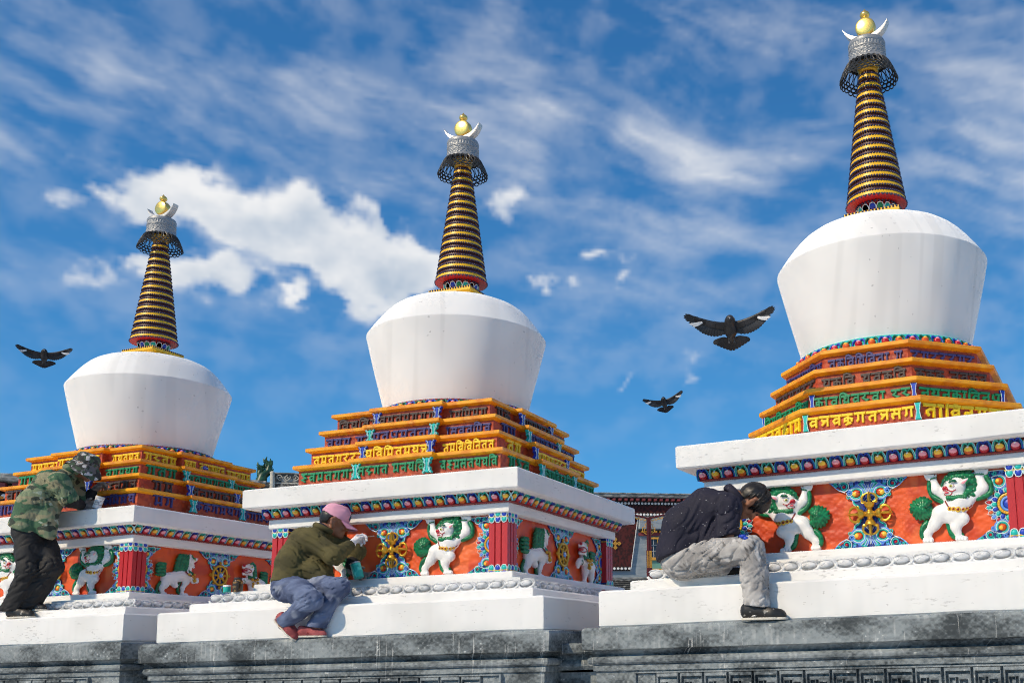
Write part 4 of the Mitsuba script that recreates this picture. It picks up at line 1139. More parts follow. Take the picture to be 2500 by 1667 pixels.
def build_stupa(which, label, decor, tiers, texts, colours, dividers, lean=(0, 0)):
    """decor: the faces (angles) whose carving the photograph shows"""
    W = frame(which); key = thing('stupa', label, 'stupa')
    F, R0 = -math.pi / 2, 0.0
    vi = {'near': 0, 'mid': 1, 'left': 2, 'far': 1}[which]
    full = which != 'far'
    # pedestal
    ped = put(key, 'pedestal', PEDESTAL_BODY, 'stone', W)
    for nm, m in (('cornice', PEDESTAL_CAP), ('cove', PEDESTAL_COVE), ('roll_moulding', PEDESTAL_ROLL), ('fascia', PEDESTAL_FASCIA)): put(ped, nm, m, 'stone', W)
    if full:
        n = 15; u = -n * cellw / 2 - .015
        for k in range(n): put(ped, 'meander', CELL, 'stone', W @ side(F, 1.601) @ tr(u + cellw * k, -.284, 0))
        for s in (-1, 1): put(ped, 'carved_flower', ROSE, 'stone', W @ side(F, 1.601) @ tr(s * (n * cellw / 2 + .068) - .015, -.284, 0))
        fr = cat(extrude(shapely.box(-n * cellw / 2 - .16, -.47, n * cellw / 2 + .13, -.2745).difference(shapely.box(-n * cellw / 2 - .145, -.47, n * cellw / 2 + .118, -.283)), -.004, .030))
        put(ped, 'meander_frame', P(fr), 'stone', W @ side(F, 1.601))
    put(key, 'lower_step', STEP1[vi % 3], 'white_plaster', W); put(key, 'upper_step', STEP2[vi % 3], 'white_plaster', W)
    rope = put(key, 'lotus_moulding', CORE, 'white_plaster', W)
    rnd = random.Random(vi)
    if full:
        for fi, a in enumerate(decor):
            n = 23; hw = 1.318
            for k in range(n + 1):
                u = -hw + 2 * hw * k / n
                if k == 0 and fi == 1: continue
                c = 'rope_grey'
                if which == 'mid' and fi == 1 and k > 12: c = 'bud_pink' if k % 2 else 'bud_ochre'
                put(rope, 'lotus_bud', BUD, c, W @ side(a, 1.290) @ tr(u + rnd.uniform(-.004, .004), .3335 + rnd.uniform(-.002, .002), 0) @ rz(rnd.uniform(-.08, .08)) @ sc(1.03, .80, rnd.uniform(.90, 1.02)))
    put(key, 'plinth', PLINTH, 'white_plaster', W)
    put(key, 'relief_panel', PANEL, 'red_orange', W)
    put(key, 'white_band', BAND, 'white_plaster', W)
    pb = put(key, 'petal_band', PETAL_BACK, 'dark_red', W)
    put(pb, 'fillet', FILLET, 'dark_red', W)
    put(key, 'slab', SLAB[vi % 3], 'white_plaster', W)
    if full:
        for fi, a in enumerate(decor):
            n = 24
            for k in range(n):
                M = W @ side(a, 1.055) @ tr((k - (n - 1) / 2) * pit, .966, 0)
                t = (k + fi) % 2
                q = put(key, 'lotus_petal', PETAL['rim'], 'turquoise' if t else 'blue', M)
                put(q, 'ground', PETAL['back'], 'deep_green' if t else 'shadow_blue', M)
                put(q, 'outline', PETAL['edge'], 'turquoise' if (t == 0 and which != 'left') else 'pale', M)
                put(q, 'jewel', PETAL['jewel'], 'jewel_orange' if t else 'jewel_red', M)
                put(q, 'jewel_top', PETAL['top'], 'jewel_yellow' if t else 'jewel_pink', M)
                put(q, 'highlight', PETAL['dot'], 'white_dot', M)
        # corner pillars
        for cx, cy in ((-1, -1), (1, -1), (1, 1)):
            M = W @ tr(cx * .960, cy * .960, 0)
            p = put(key, 'corner_pillar', PILLAR, 'pillar_red', M)
            put(p, 'core', PILLAR_CORE, 'shadow_blue', M); put(p, 'fillet', PILLAR_FILLET, 'bell_yellow', M)
            for a in decor:
                if a == F and cy > 0 or a == R0 and cx < 0: continue
                s = cx if a == F else cy
                for j in (-1, 0, 1):
                    for v, up in ((.8775, 1), (.8400, 1), (.4830, -1), (.4540, 1)):
                        Mp = W @ side(a, .960 + .074) @ tr(s * .960 + j * .051, v, 0) @ sc(1, up * (1 if v != .4540 else .55), 1)
                        put(p, 'lotus_petal', CAP_PETAL, ('blue', 'turquoise')[(j + int(v * 100)) % 2], Mp)
                        put(p, 'petal_outline', CAP_EDGE, 'pale', Mp)
        # relief on the panels
        for a in decor:
            Mf = W @ side(a, .970)
            cu = .035
            for flip in (1, -1):
                o = None
                for k, m in ((k, m) for k, ms in TRI.items() for m in ms):
                    Mt = Mf @ tr(cu, .886 if flip == 1 else .450, .0) @ sc(1, flip, 1)
                    if o is None: o = put(key, 'scroll_ornament', m, COLOURS[k], Mt)
                    else: put(o, NAMES[k], m, COLOURS[k], Mt)
            for s in (-1, 1):
                o = None
                for k, m in ((k, m) for k, ms in HALF.items() for m in ms):
                    Mt = Mf @ tr(s * .885, .6665, 0) @ (MIRROR_U if s < 0 else IDENT)
                    c = {'gold': 'bell_yellow', **COLOURS}[k]
                    if o is None: o = put(key, 'half_flower', m, c, Mt)
                    else: put(o, {'gold': 'yellow_ring', **NAMES}[k], m, c, Mt)
            if a == F:
                put(key, 'crossed_vajra', VAJRA, 'gold_paint', Mf @ tr(cu + .008, .667, .012))
                for s in (1, -1):
                    Ml = Mf @ (IDENT if s == 1 else tr(.072, 0, 0) @ MIRROR_U)
                    if which == 'mid': Ml = Mf @ tr(-.066, 0, 0) @ (IDENT if s == 1 else tr(.072, 0, 0) @ MIRROR_U)
                    if which == 'left': Ml = Mf @ tr(-.036, 0, 0) @ (IDENT if s == 1 else tr(.10, 0, 0) @ MIRROR_U)
                    l = put(key, 'snow_lion', LION['body'][0], 'lion_white', Ml)
                    for k, (m, c) in LION.items():
                        if k != 'body': put(l, LION_NAMES[k], m, c, Ml)
            else:
                Mw = Mf @ tr(.046, .670, 0)
                w = put(key, 'dharma_wheel', WHEEL['rim'], 'gold_paint', Mw)
                for m in WHEEL['spoke']: put(w, 'spoke', m, 'gold_paint', Mw)
                for m in WHEEL['knob']: put(w, 'knob', m, 'gold_paint', Mw)
                put(w, 'hub', WHEEL['hub'], 'gold_paint', Mw); put(w, 'hub_face', WHEEL['eye'], 'sky_blue', Mw); put(w, 'swirl', WHEEL['swirl'], 'white_dot', Mw)
                for L in (WALK, FACE):
                    l = put(key, 'snow_lion', L['body'][0], 'lion_white', Mf)
                    for k, (m, c) in L.items():
                        if k != 'body': put(l, LION_NAMES[k], m, c, Mf)
    # stepped tiers with their lettering
    for k in range(4):
        tier = put(key, 'step_tier', (OCT_WALLS if tiers == 'oct' else PLUS_WALLS)[k], 'tier_red', W)
        put(tier, 'rim', (OCT_RIMS if tiers == 'oct' else PLUS_RIMS)[k], 'rim_orange', W)
        if not full: continue
        v = TIER_Z[k] - .150 + .012 + (.004 if k == 3 else 0); hg = .096
        if tiers == 'oct':
            w, c = OCT[k]; w -= .036; c = c - .036 * .414
            ang = {'L': F - math.pi / 4, 'F': F, 'R': F + math.pi / 4}
            for seg, t in texts[k].items(): word(tier, t, colours[k], W @ side(ang[seg], w), -c + .035, c - .035, v, hg)
            if dividers[k]:
                for seg, uu in (('L', -c), ('L', c - .03), ('F', -c + .03), ('F', c - .012), ('R', c - .012), ('R', -c + .012)):
                    if seg == 'L' and uu > 0 or seg == 'R' and uu < 0 or (seg == 'F'): pass
                for seg, uu in (('L', -c + .02), ('F', -c + .014), ('F', c - .010), ('R', c - .02)):
                    M = W @ side(ang[seg], w) @ tr(uu, TIER_Z[k] - .098, 0)
                    d = put(tier, 'divider', DIV2, dividers[k], M); put(d, 'outline', DIV2_EDGE, 'pale', M)
        else:
            s = TIER_W[k] - .036; o = s + .062; b = .335 + .014 * k - .05
            for ai, a in enumerate((F, R0)):
                for seg, t in texts[k].items():
                    if (seg in 'abc') != (ai == 1): continue
                    S = seg.upper()
                    Wd = o if S == 'B' else s
                    x0, x1 = {'A': (-s + .03, -b - .02), 'B': (-b + .03, b - .03), 'C': (b + .07, s - .02)}[S]
                    word(tier, t, colours[k], W @ side(a, Wd), x0, x1, v, hg)
                if dividers[k]:
                    for uu, col in ((-b + .008, dividers[k]), (b - .008, dividers[k])):
                        M = W @ side(a, o) @ tr(uu, TIER_Z[k] - .098, 0)
                        d = put(tier, 'divider', DIV, col, M); put(d, 'outline', DIV_EDGE, 'pale', M)
    put(key, 'mortar_lip', P(prism(octagon(.945, .40) if tiers == 'oct' else plus(.935, .350, .062), [(0, 1.191), (.004, 1.196), (-.006, 1.212), (-.03, 1.215)], .006, .04, 77, 12.0)), 'rim_orange' if which == 'near' else 'white_plaster', W)
    # flower band and vase
    seat = put(key, 'petal_ring', LOTUS_SEAT, 'turquoise' if which == 'near' else 'dark_red', W)
    if full:
        n = 46
        for i in range(n):
            a = i * 2 * math.pi / n
            if -2.9 < (a if a < math.pi else a - 2 * math.pi) < .9:
                M = W @ rz(a) @ tr(.672, 0, 1.858) @ np.array([[0, -.38, .92, 0], [1, 0, 0, 0], [0, .92, .38, 0], [0, 0, 0, 1.0]])
                t = i % 2
                q = put(seat, 'ring_petal', RPETAL['rim'], 'deep_green' if t else 'blue', M)
                put(seat, 'petal_outline', RPETAL['edge'], 'turquoise', M)
                put(seat, 'petal_jewel', RPETAL['jewel'], 'jewel_orange' if t else 'jewel_red', M)
                put(seat, 'petal_jewel_top', RPETAL['top'], 'jewel_yellow' if t else 'jewel_pink', M)
    put(key, 'vase', VASE, 'vase_white', W)
    U = W @ tr(lean[0], lean[1], 0)
    hm = put(key, 'spire_base', HARMIKA, 'spire_yellow', U); put(hm, 'bead_row', HARMIKA_BEADS, 'bead', U, kind='stuff')
    nk = put(key, 'spire_neck', NECK, 'pillar_red', U)
    if full:
        put(nk, 'bead_row', NECK_BEADS, 'bead', U, kind='stuff')
        for i in range(16):
            a = i * 2 * math.pi / 16
            M = U @ rz(a) @ tr(.140, 0, 3.092) @ np.array([[0, .30, .95, 0], [1, 0, 0, 0], [0, .95, -.30, 0], [0, 0, 0, 1.0]]) @ sc(1.15, -1.25, 1)
            put(nk, 'lotus_petal', CAP_PETAL, ('blue', 'green', 'turquoise', 'red_orange')[i % 4], M); put(nk, 'petal_outline', CAP_EDGE, 'pale', M)
    sp = put(key, 'spire', SPIRE, 'maroon', U)
    put(sp, 'foot_disc', SPIRE_FOOT, 'pillar_red', U)
    for m in RINGS: put(sp, 'ring', m, 'spire_yellow', U)
    put(sp, 'beads', BEADS, 'bead', U, kind='stuff')
    put(key, 'gilt_collar', COLLAR, 'gold_paint', U)
    put(key, 'canopy', BELL, 'silver', U); put(key, 'openwork_skirt', SKIRT, 'iron', U)
    put(key, 'crescent_moon', CRESCENT, 'crescent_silver', U); put(key, 'sun_disc', SUNDISC, 'gold_disc', U); put(key, 'jewel_finial', JEWEL, 'gold_disc', U)
    return key


F_, R_ = -math.pi / 2, 0.0
build_stupa('near', 'large white stupa on the right with eight-sided orange steps', [F_], 'oct',
            [dict(F='ta kra vi thi vi ta aa | ga', R='ra ga ra ra ra ga ra', L='ga na ga aa ja vi ga'), dict(F='ya kra vi | tha va kra vi', R='ka ka ka | na va ka na', L='ra ga ga sa da da'),
             dict(F='ka aa va thi va da va aa | da da', R='na ya na ka aa vi na pa', L='vi ga vi va ka aa vi sa'), dict(F='va ja va kra ga ta ja sa ga', R='ta aa vi na ga ga na', L='ka va na va ka aa ma')],
            ['navy', 'brown', 'green', 'yellow'], [None, None, 'blue', 'turquoise'])
build_stupa('mid', 'middle stupa with stepped orange corners, its right side in shade beside the open gap', [F_, R_], 'plus',
            [dict(A='vi ya vi ga', B='va ma ta ma ga ga ga', C='aa ma mi ma ga', c='ka ka ga ma', b='ma ma ga ga na va', a='ma ka'), dict(A='va ya ma | ga ra', B='ma ta pa ma ta ta aa', C='aa sa va ta mi va', c='ka ka ga ma', b='ma ga ma ka ga na', a='ga ma'),
             dict(A='ta ma ta ga ra ra ta', B='ya vi mi ta ma ya ja', C='ta ma vi vi ni ta ta', c='na ga na ga aa ra ga', b='ga ga ga ma na ra na', a='ta ga'), dict(A='i va ma ta ga ga ta', B='sa da ga ta | ma na ya vi', C='va i ma sa ta ya ya vi', c='ga va ka ga ma', b='ka ya ga vi i va ni ga', a='ga i va')],
            ['brown', 'navy', 'yellow', 'green'], ['blue', 'turquoise', 'blue', 'turquoise'], (.028, 0))
KEY_LEFT = build_stupa('left', 'stupa behind the worker in camouflage, with a yellow square block under its spire', [F_, R_], 'plus',
            [dict(A='ma ya ga na ga', B='ga na ma ta ga ta', C='ga ya ta ma ta', c='ga ga ta ga ma', b='ma ta ga | | ta ga ga ga ma ra na', a='ga da ta ma'), dict(A='ga ma na na', B='aa ja na ga ma ya', C='ta ga ma ya ga', c='vi ma ga ta na', b='ga ta ma ga ga ta ya', a='ga ta ga'),
             dict(A='va ma vi na', B='ja ka ga ga na na', C='ta i na ga ja', c='ka ma ga na ga', b='ja na ma ga ka ga', a='ga ma'), dict(A='vi mi ga vi', B='ga ma ga vi mi ya', C='ga ka mi ma ya', c='ka ga ma ka ga', b='ka ka ga ma ya ga', a='ma ga')],
            ['yellow', 'green', 'brown', 'navy'], [None, 'turquoise', 'blue', 'turquoise'])
build_stupa('far', 'further stupa of which only orange step corners show at the left edge', [], 'plus', [{}] * 4, ['yellow'] * 4, [None] * 4)
# a small blue face with a flame crest among the yellow letters of the left stupa
Mm = frame('left') @ side(0.0, TIER_W[0] + .026) @ tr(.0, TIER_Z[0] - .100, 0)
lm = put(KEY_LEFT, 'flame_mask', P(cat(blob((0, -.012, .004), (.034, .030, .016), 2), blob((-.036, -.01, .004), (.012, .016, .010), 1), blob((.036, -.01, .004), (.012, .016, .010), 1)), True), 'blue', Mm)
put(lm, 'flame', P(cat(*[tube(bez((.012 * k, .010, .006), (.017 * k, .030, .010), (.014 * k, .050 - .004 * abs(k), .008), n=4), [.008, .008, .008, .007, .006, .005, .004, .003, .001], 5) for k in range(-3, 4)]), True), 'jewel_orange', Mm)
put(lm, 'eye', P(cat(*[blob((s * .013, -.006, .019), (.006, .005, .004), 1) for s in (-1, 1)]), True), 'white_dot', Mm); put(lm, 'mouth', P(tube(bez((-.016, -.022, .016), (0, -.029, .018), (.016, -.022, .016), n=4), .0035, 5), True), 'mouth_red', Mm)

# low connecting walls set back between the pedestals
for a, b, nm in (('mid', 'near', 'stone wall in the gap between the middle and right pedestals'), ('left', 'mid', 'stone wall in the gap between the left and middle pedestals'), ('far', 'left', 'stone wall at the left edge beyond the left pedestal')):
    Xa, Ya, aa, sa, ea = STUPAS[a]; Xb, Yb, ab, sb, eb = STUPAS[b]
    x0, x1 = Xa + 1.58 * sa, Xb - 1.58 * sb; ztop = EYE + Z0 + (ea + eb) / 2 - .085; y0 = 6.42
    w = thing('connecting_wall', nm, 'wall')
    put(w, 'body', P(box(x0, x1, y0, 9.2, 0, ztop - .19)), 'stone'); put(w, 'coping', P(rough(box(x0, x1, y0 - .10, 9.2, ztop - .07, ztop, .01), .004, 5)), 'stone'); put(w, 'cove', P(box(x0, x1, y0 - .04, 9.2, ztop - .11, ztop - .07)), 'stone'); put(w, 'roll_moulding', P(rough(box(x0, x1, y0 - .07, 9.2, ztop - .175, ztop - .11, .025), .004, 5), 30), 'stone')

# ------------------------------------------------------------------ the three painters
V = lambda *a: np.array(a, float)


def unit(a):
    a = np.asarray(a, float); return a / np.linalg.norm(a)


def cloth(bs, k, clips=(), amp=.006, freq=(9, 9, 9), joints=(), h=.0085, seed=0, local=(), extra=None, along=None):
    """a garment round the bones: creased, more so near the joints, cut off by the clip planes (point, outward normal)"""
    pts = np.array([q for b in bs for q in (b[0], b[1])]); rm = max(max(b[2], b[3]) for b in bs) + .03
    lo, hi = pts.min(0) - rm, pts.max(0) + rm

    if along is not None:
        a_ = unit(along); b_ = unit(np.cross(a_, V(.2, 1, .1))); R = np.stack([a_, b_, np.cross(a_, b_)], 1)
    else: R = np.eye(3)

    def f(p):
        d = bones(p, bs, k)
        w = np.full(len(p), .45)
        for j, r in joints: w += np.exp(-((p - j) ** 2).sum(1) / r ** 2)
        q = (p @ R) * np.asarray(freq)
        warp = meshkit.noise(p * 6, seed + 3) * 1.6
        n = meshkit.noise(q + warp[:, None], seed) * .65 + meshkit.noise(q * 2.1 + warp[:, None], seed + 1) * .35
        c = np.clip(1 - np.abs(2 * n - 1) * 3.4, 0, 1) ** 1.3
        d = d + amp * np.minimum(w, 1.5) * (c - .2) + (meshkit.noise(p * 6, seed + 9) - .5) * amp * .5
        if extra is not None: d = extra(p, d)
        for pt, nrm, c0, r in local: d = np.maximum(d, np.where(((p - c0) ** 2).sum(1) < r * r, (p - pt) @ nrm, -1))
        for pt, nrm in clips: d = np.maximum(d, (p - pt) @ nrm)
        return d * .88
    m = sdf_mesh(f, lo, hi, h)
    return P(m, True)


def basis(d, pn):
    d = unit(d); pn = unit(np.asarray(pn) - d * (np.asarray(pn) @ d)); return d, np.cross(pn, d), pn


def hand_bones(wr, d, pn, thumb, curl=(35, 40, 25), s=1.0, fat=1.0, spread=.0185):
    """palm, four fingers of their own lengths and a thumb leaving the side of the palm; returns bones"""
    d, y, pn = basis(d, pn); wr = np.asarray(wr, float); out = []
    L = [(.040, .025, .019), (.044, .028, .021), (.041, .026, .020), (.033, .021, .018)]
    for i, off in enumerate((1.5, .5, -.5, -1.5)):
        off = off * thumb
        kn = wr + (d * (.082 - .004 * abs(i - 1)) + y * off * spread) * s
        out.append((wr + y * off * .011 * s + d * .012 * s, kn, .0185 * s * fat, .0125 * s * fat))
        a = 0; p = kn
        for j, l in enumerate(L[i]):
            a += math.radians(curl[j] + (i - 1.5) * 4)
            q = p + (d * math.cos(a) + pn * math.sin(a) + y * off * .06) * l * s
            out.append((p, q, (.0102 - .0008 * j) * s * fat, (.0096 - .0010 * j) * s * fat)); p = q
    b = wr + (d * .028 + y * thumb * .022 + pn * .008) * s; q = b + (d * .62 + y * thumb * .60 + pn * .45) * .036 * s; e = q + (d * .80 + y * thumb * .10 + pn * .60) * .030 * s
    out += [(wr + d * .01 * s, b, .018 * s * fat, .0155 * s * fat), (b, q, .0145 * s * fat, .0115 * s * fat), (q, e, .0112 * s * fat, .0090 * s * fat)]
    return out


def head_bones(c, f, u):
    f, l, u = basis(f, u); l = np.cross(u, f)
    g = lambda a, b, w=0: c + f * a + u * b + l * w
    return [(g(.006, .018), g(-.022, .012), .083, .082), (g(.030, -.022), g(.040, -.052), .062, .050), (g(.048, -.088), g(.068, -.100), .036, .024), (g(-.004, -.062, .042), g(.052, -.098, .014), .026, .020), (g(-.004, -.062, -.042), g(.052, -.098, -.014), .026, .020),
            (g(.076, .012, .024), g(.076, .012, -.024), .016, .016), (g(.086, -.004), g(.106, -.042), .009, .0125), (g(.100, -.046, .010), g(.100, -.046, -.010), .010, .010), (g(.074, -.040, .034), g(.074, -.040, -.034), .018, .018), (g(.086, -.072, .012), g(.086, -.072, -.012), .011, .011), (g(.080, -.084, .010), g(.080, -.084, -.010), .011, .011), (g(.078, -.104), g(.080, -.106), .017, .016)]


def ear(c, f, u, s):
    f, l, u = basis(f, u); l = np.cross(u, f) * s
    g = lambda a, b, w: c + f * a * 1.15 + u * (b * 1.15 + .004) + l * (w + .006)
    return [(g(.004, -.048, .076), g(-.004, -.062, .076), .008, .007), (g(-.004, -.060, .078), g(-.020, -.034, .088), .007, .0075), (g(-.020, -.034, .088), g(-.024, -.010, .091), .007, .007), (g(-.024, -.010, .091), g(-.008, .004, .086), .007, .0065), (g(-.008, .004, .086), g(.008, -.008, .078), .0065, .0055), (g(-.006, -.028, .076), g(-.008, -.040, .076), .014, .014)]


def hair_mesh(c, f, u, low=-.075, front=.030, seed=0, top=None):
    f_, l, u_ = basis(f, u); l = np.cross(u_, f_)

    def fn(p):
        q = p - c; a, b, w = q @ f_, q @ u_, q @ l
        d = smin(cone(p, c + f_ * .006 + u_ * .020, c - f_ * .024 + u_ * .012, .091, .0905), cone(p, c - f_ * .040 - u_ * .03, c - f_ * .034 - u_ * .062, .052, .042), .03)
        d = d - .004 * (meshkit.noise(np.stack([a * 60, b * 22, w * 60], -1), seed) - .3) - .003 * meshkit.noise(p * 130, seed + 2)
        d = np.maximum(d, (a * .80 - b * .60 - front)); d = np.maximum(d, low - b)
        if top is not None: d = np.maximum(d, b + .35 * a - top)
        ear_gap = np.sqrt((a + .006) ** 2 + (b + .030) ** 2) - .042
        return np.maximum(d, np.where(np.abs(w) > .05, .012 - ear_gap - .010, -1)) * .9
    return P(sdf_mesh(fn, c - .14, c + .14, .006), True)


def hair_locks(c, f, u, n, seed):
    f_, l, u_ = basis(f, u); l = np.cross(u_, f_); rnd = random.Random(seed); ms = []
    while len(ms) < n:
        q = V(rnd.gauss(0, 1), rnd.gauss(0, 1), rnd.gauss(0, 1)); q /= np.linalg.norm(q)
        if q[0] * .80 - q[1] * .60 > .62 or q[1] < -.62: continue
        crown = V(-.35, .94, 0); g = q - crown; t = g - q * (g @ q); t = t / (np.linalg.norm(t) + 1e-6) + V(rnd.gauss(0, .3), rnd.gauss(0, .3), rnd.gauss(0, .3)); r = .092 + rnd.uniform(-.002, .004); L = rnd.uniform(.035, .062)
        pts = []
        for s in np.linspace(0, 1, 5):
            w = q + t * (s * L / r); w /= np.linalg.norm(w); w = w * (r + rnd.uniform(.0, .004) + .006 * s * s)
            pts.append(c + f_ * (w[0] - .008) + u_ * (w[1] + .014) + l * w[2])
        ms.append(tube(pts, [.0065, .0075, .0065, .0045, .001], 5))
    return P(cat(*ms), True)


def body_mesh(bs, k, heads=(), hands=(), h=.0078, fine=.006):
    allb = list(bs) + [b for hd in heads for b in hd] + [b for hd in hands for b in hd]
    pts = np.array([q for b in allb for q in (b[0], b[1])]); rm = max(max(b[2], b[3]) for b in allb) + .02

    def f(p):
        d = bones(p, bs, k)
        for hd in heads: d = smin(d, bones(p, hd, .016), .02)
        for hd in hands: d = smin(d, bones(p, hd, .007), .012)
        return d
    return P(sdf_mesh(f, pts.min(0) - rm, pts.max(0) + rm, h), True)


def hand_mesh(hb, cuff, h=.0042, k=.006):
    bs = list(hb) + list(cuff)
    pts = np.array([q for b in bs for q in (b[0], b[1])])

    def f(p): return bones(p, bs, k) - .0012 * (meshkit.noise(p * 150, 3) - .5)
    return P(sdf_mesh(f, pts.min(0) - .04, pts.max(0) + .04, h), True)


def shoe_parts(slip=False):
    """a low shoe along +x, length 1, sole at z = 0, made for a foot of .245"""
    L = .245

    def f(p):
        d = bones(p, [(V(.038, 0, .040), V(.09, 0, .050), .037, .040), (V(.09, 0, .048), V(.165, .004, .030), .040, .041), (V(.165, .004, .026), V(.208, .004, .020), .041, .030), (V(.040, 0, .06), V(.060, 0, .082), .034, .038)], .03)
        d = np.maximum(d, .010 - p[:, 2]); d = np.maximum(d, (p[:, 2] - .083 + .18 * (p[:, 0] - .05)))
        return np.maximum(d, -(np.sqrt(((p - V(.062, 0, .115)) ** 2).sum(1)) - .040))
    up = sdf_mesh(f, (-.02, -.06, 0), (.27, .06, .12), .005)
    g = unary_union([Point(.040, 0).buffer(.036), Point(.165, .004).buffer(.044), Point(.208, .004).buffer(.033), Polygon([(.04, -.036), (.165, -.040), (.165, .048), (.04, .036)])]).buffer(.01).buffer(-.008)
    return P(up, True), P(cat(extrude(g, .002, .013), extrude(g.buffer(-.004), 0, .002)), 40)


SHOE_UP, SHOE_SOLE = shoe_parts()


def shoe(parent, W, heel, toe, lat, up_mat, sole_mat, label, size=1.0, strap=None):
    heel, toe = np.asarray(heel, float), np.asarray(toe, float)
    x = unit(toe - heel); y = unit(np.asarray(lat) - x * (np.asarray(lat) @ x)); z = np.cross(x, y)
    M = np.eye(4); M[:3, 0], M[:3, 1], M[:3, 2], M[:3, 3] = x, y, z, heel
    s = np.linalg.norm(toe - heel) / .24 * size
    M = W @ M @ sc(s, s * .95, s)
    k = put(parent, 'shoe', SHOE_UP, up_mat, M, label=label); put(k, 'sole', SHOE_SOLE, sole_mat, M)
    if strap:
        put(k, 'strap', P(tube(bez((.118, -.040, .030), (.108, -.026, .064), (.102, 0, .078), (.108, .028, .064), (.118, .042, .030), n=4), .010, 6, flat=.4), True), strap, M)
        put(k, 'buckle', P(blob((.107, -.024, .070), (.010, .008, .008), 1)), 'label_black', M)


def lathe_thing(parent, name, prof, m, M, n=28, smooth=40): return put(parent, name, P(revolve(prof, n), smooth), m, M)


def axis_frame(c, z, x=(1, 0, 0)):
    z = unit(z); x = unit(np.asarray(x, float) - z * (np.asarray(x, float) @ z)); M = np.eye(4)
    M[:3, 0], M[:3, 1], M[:3, 2], M[:3, 3] = x, np.cross(z, x), z, c
    return M


VIEW_R = V(.84, .54, 0)          # across the picture, for faces turned in profile


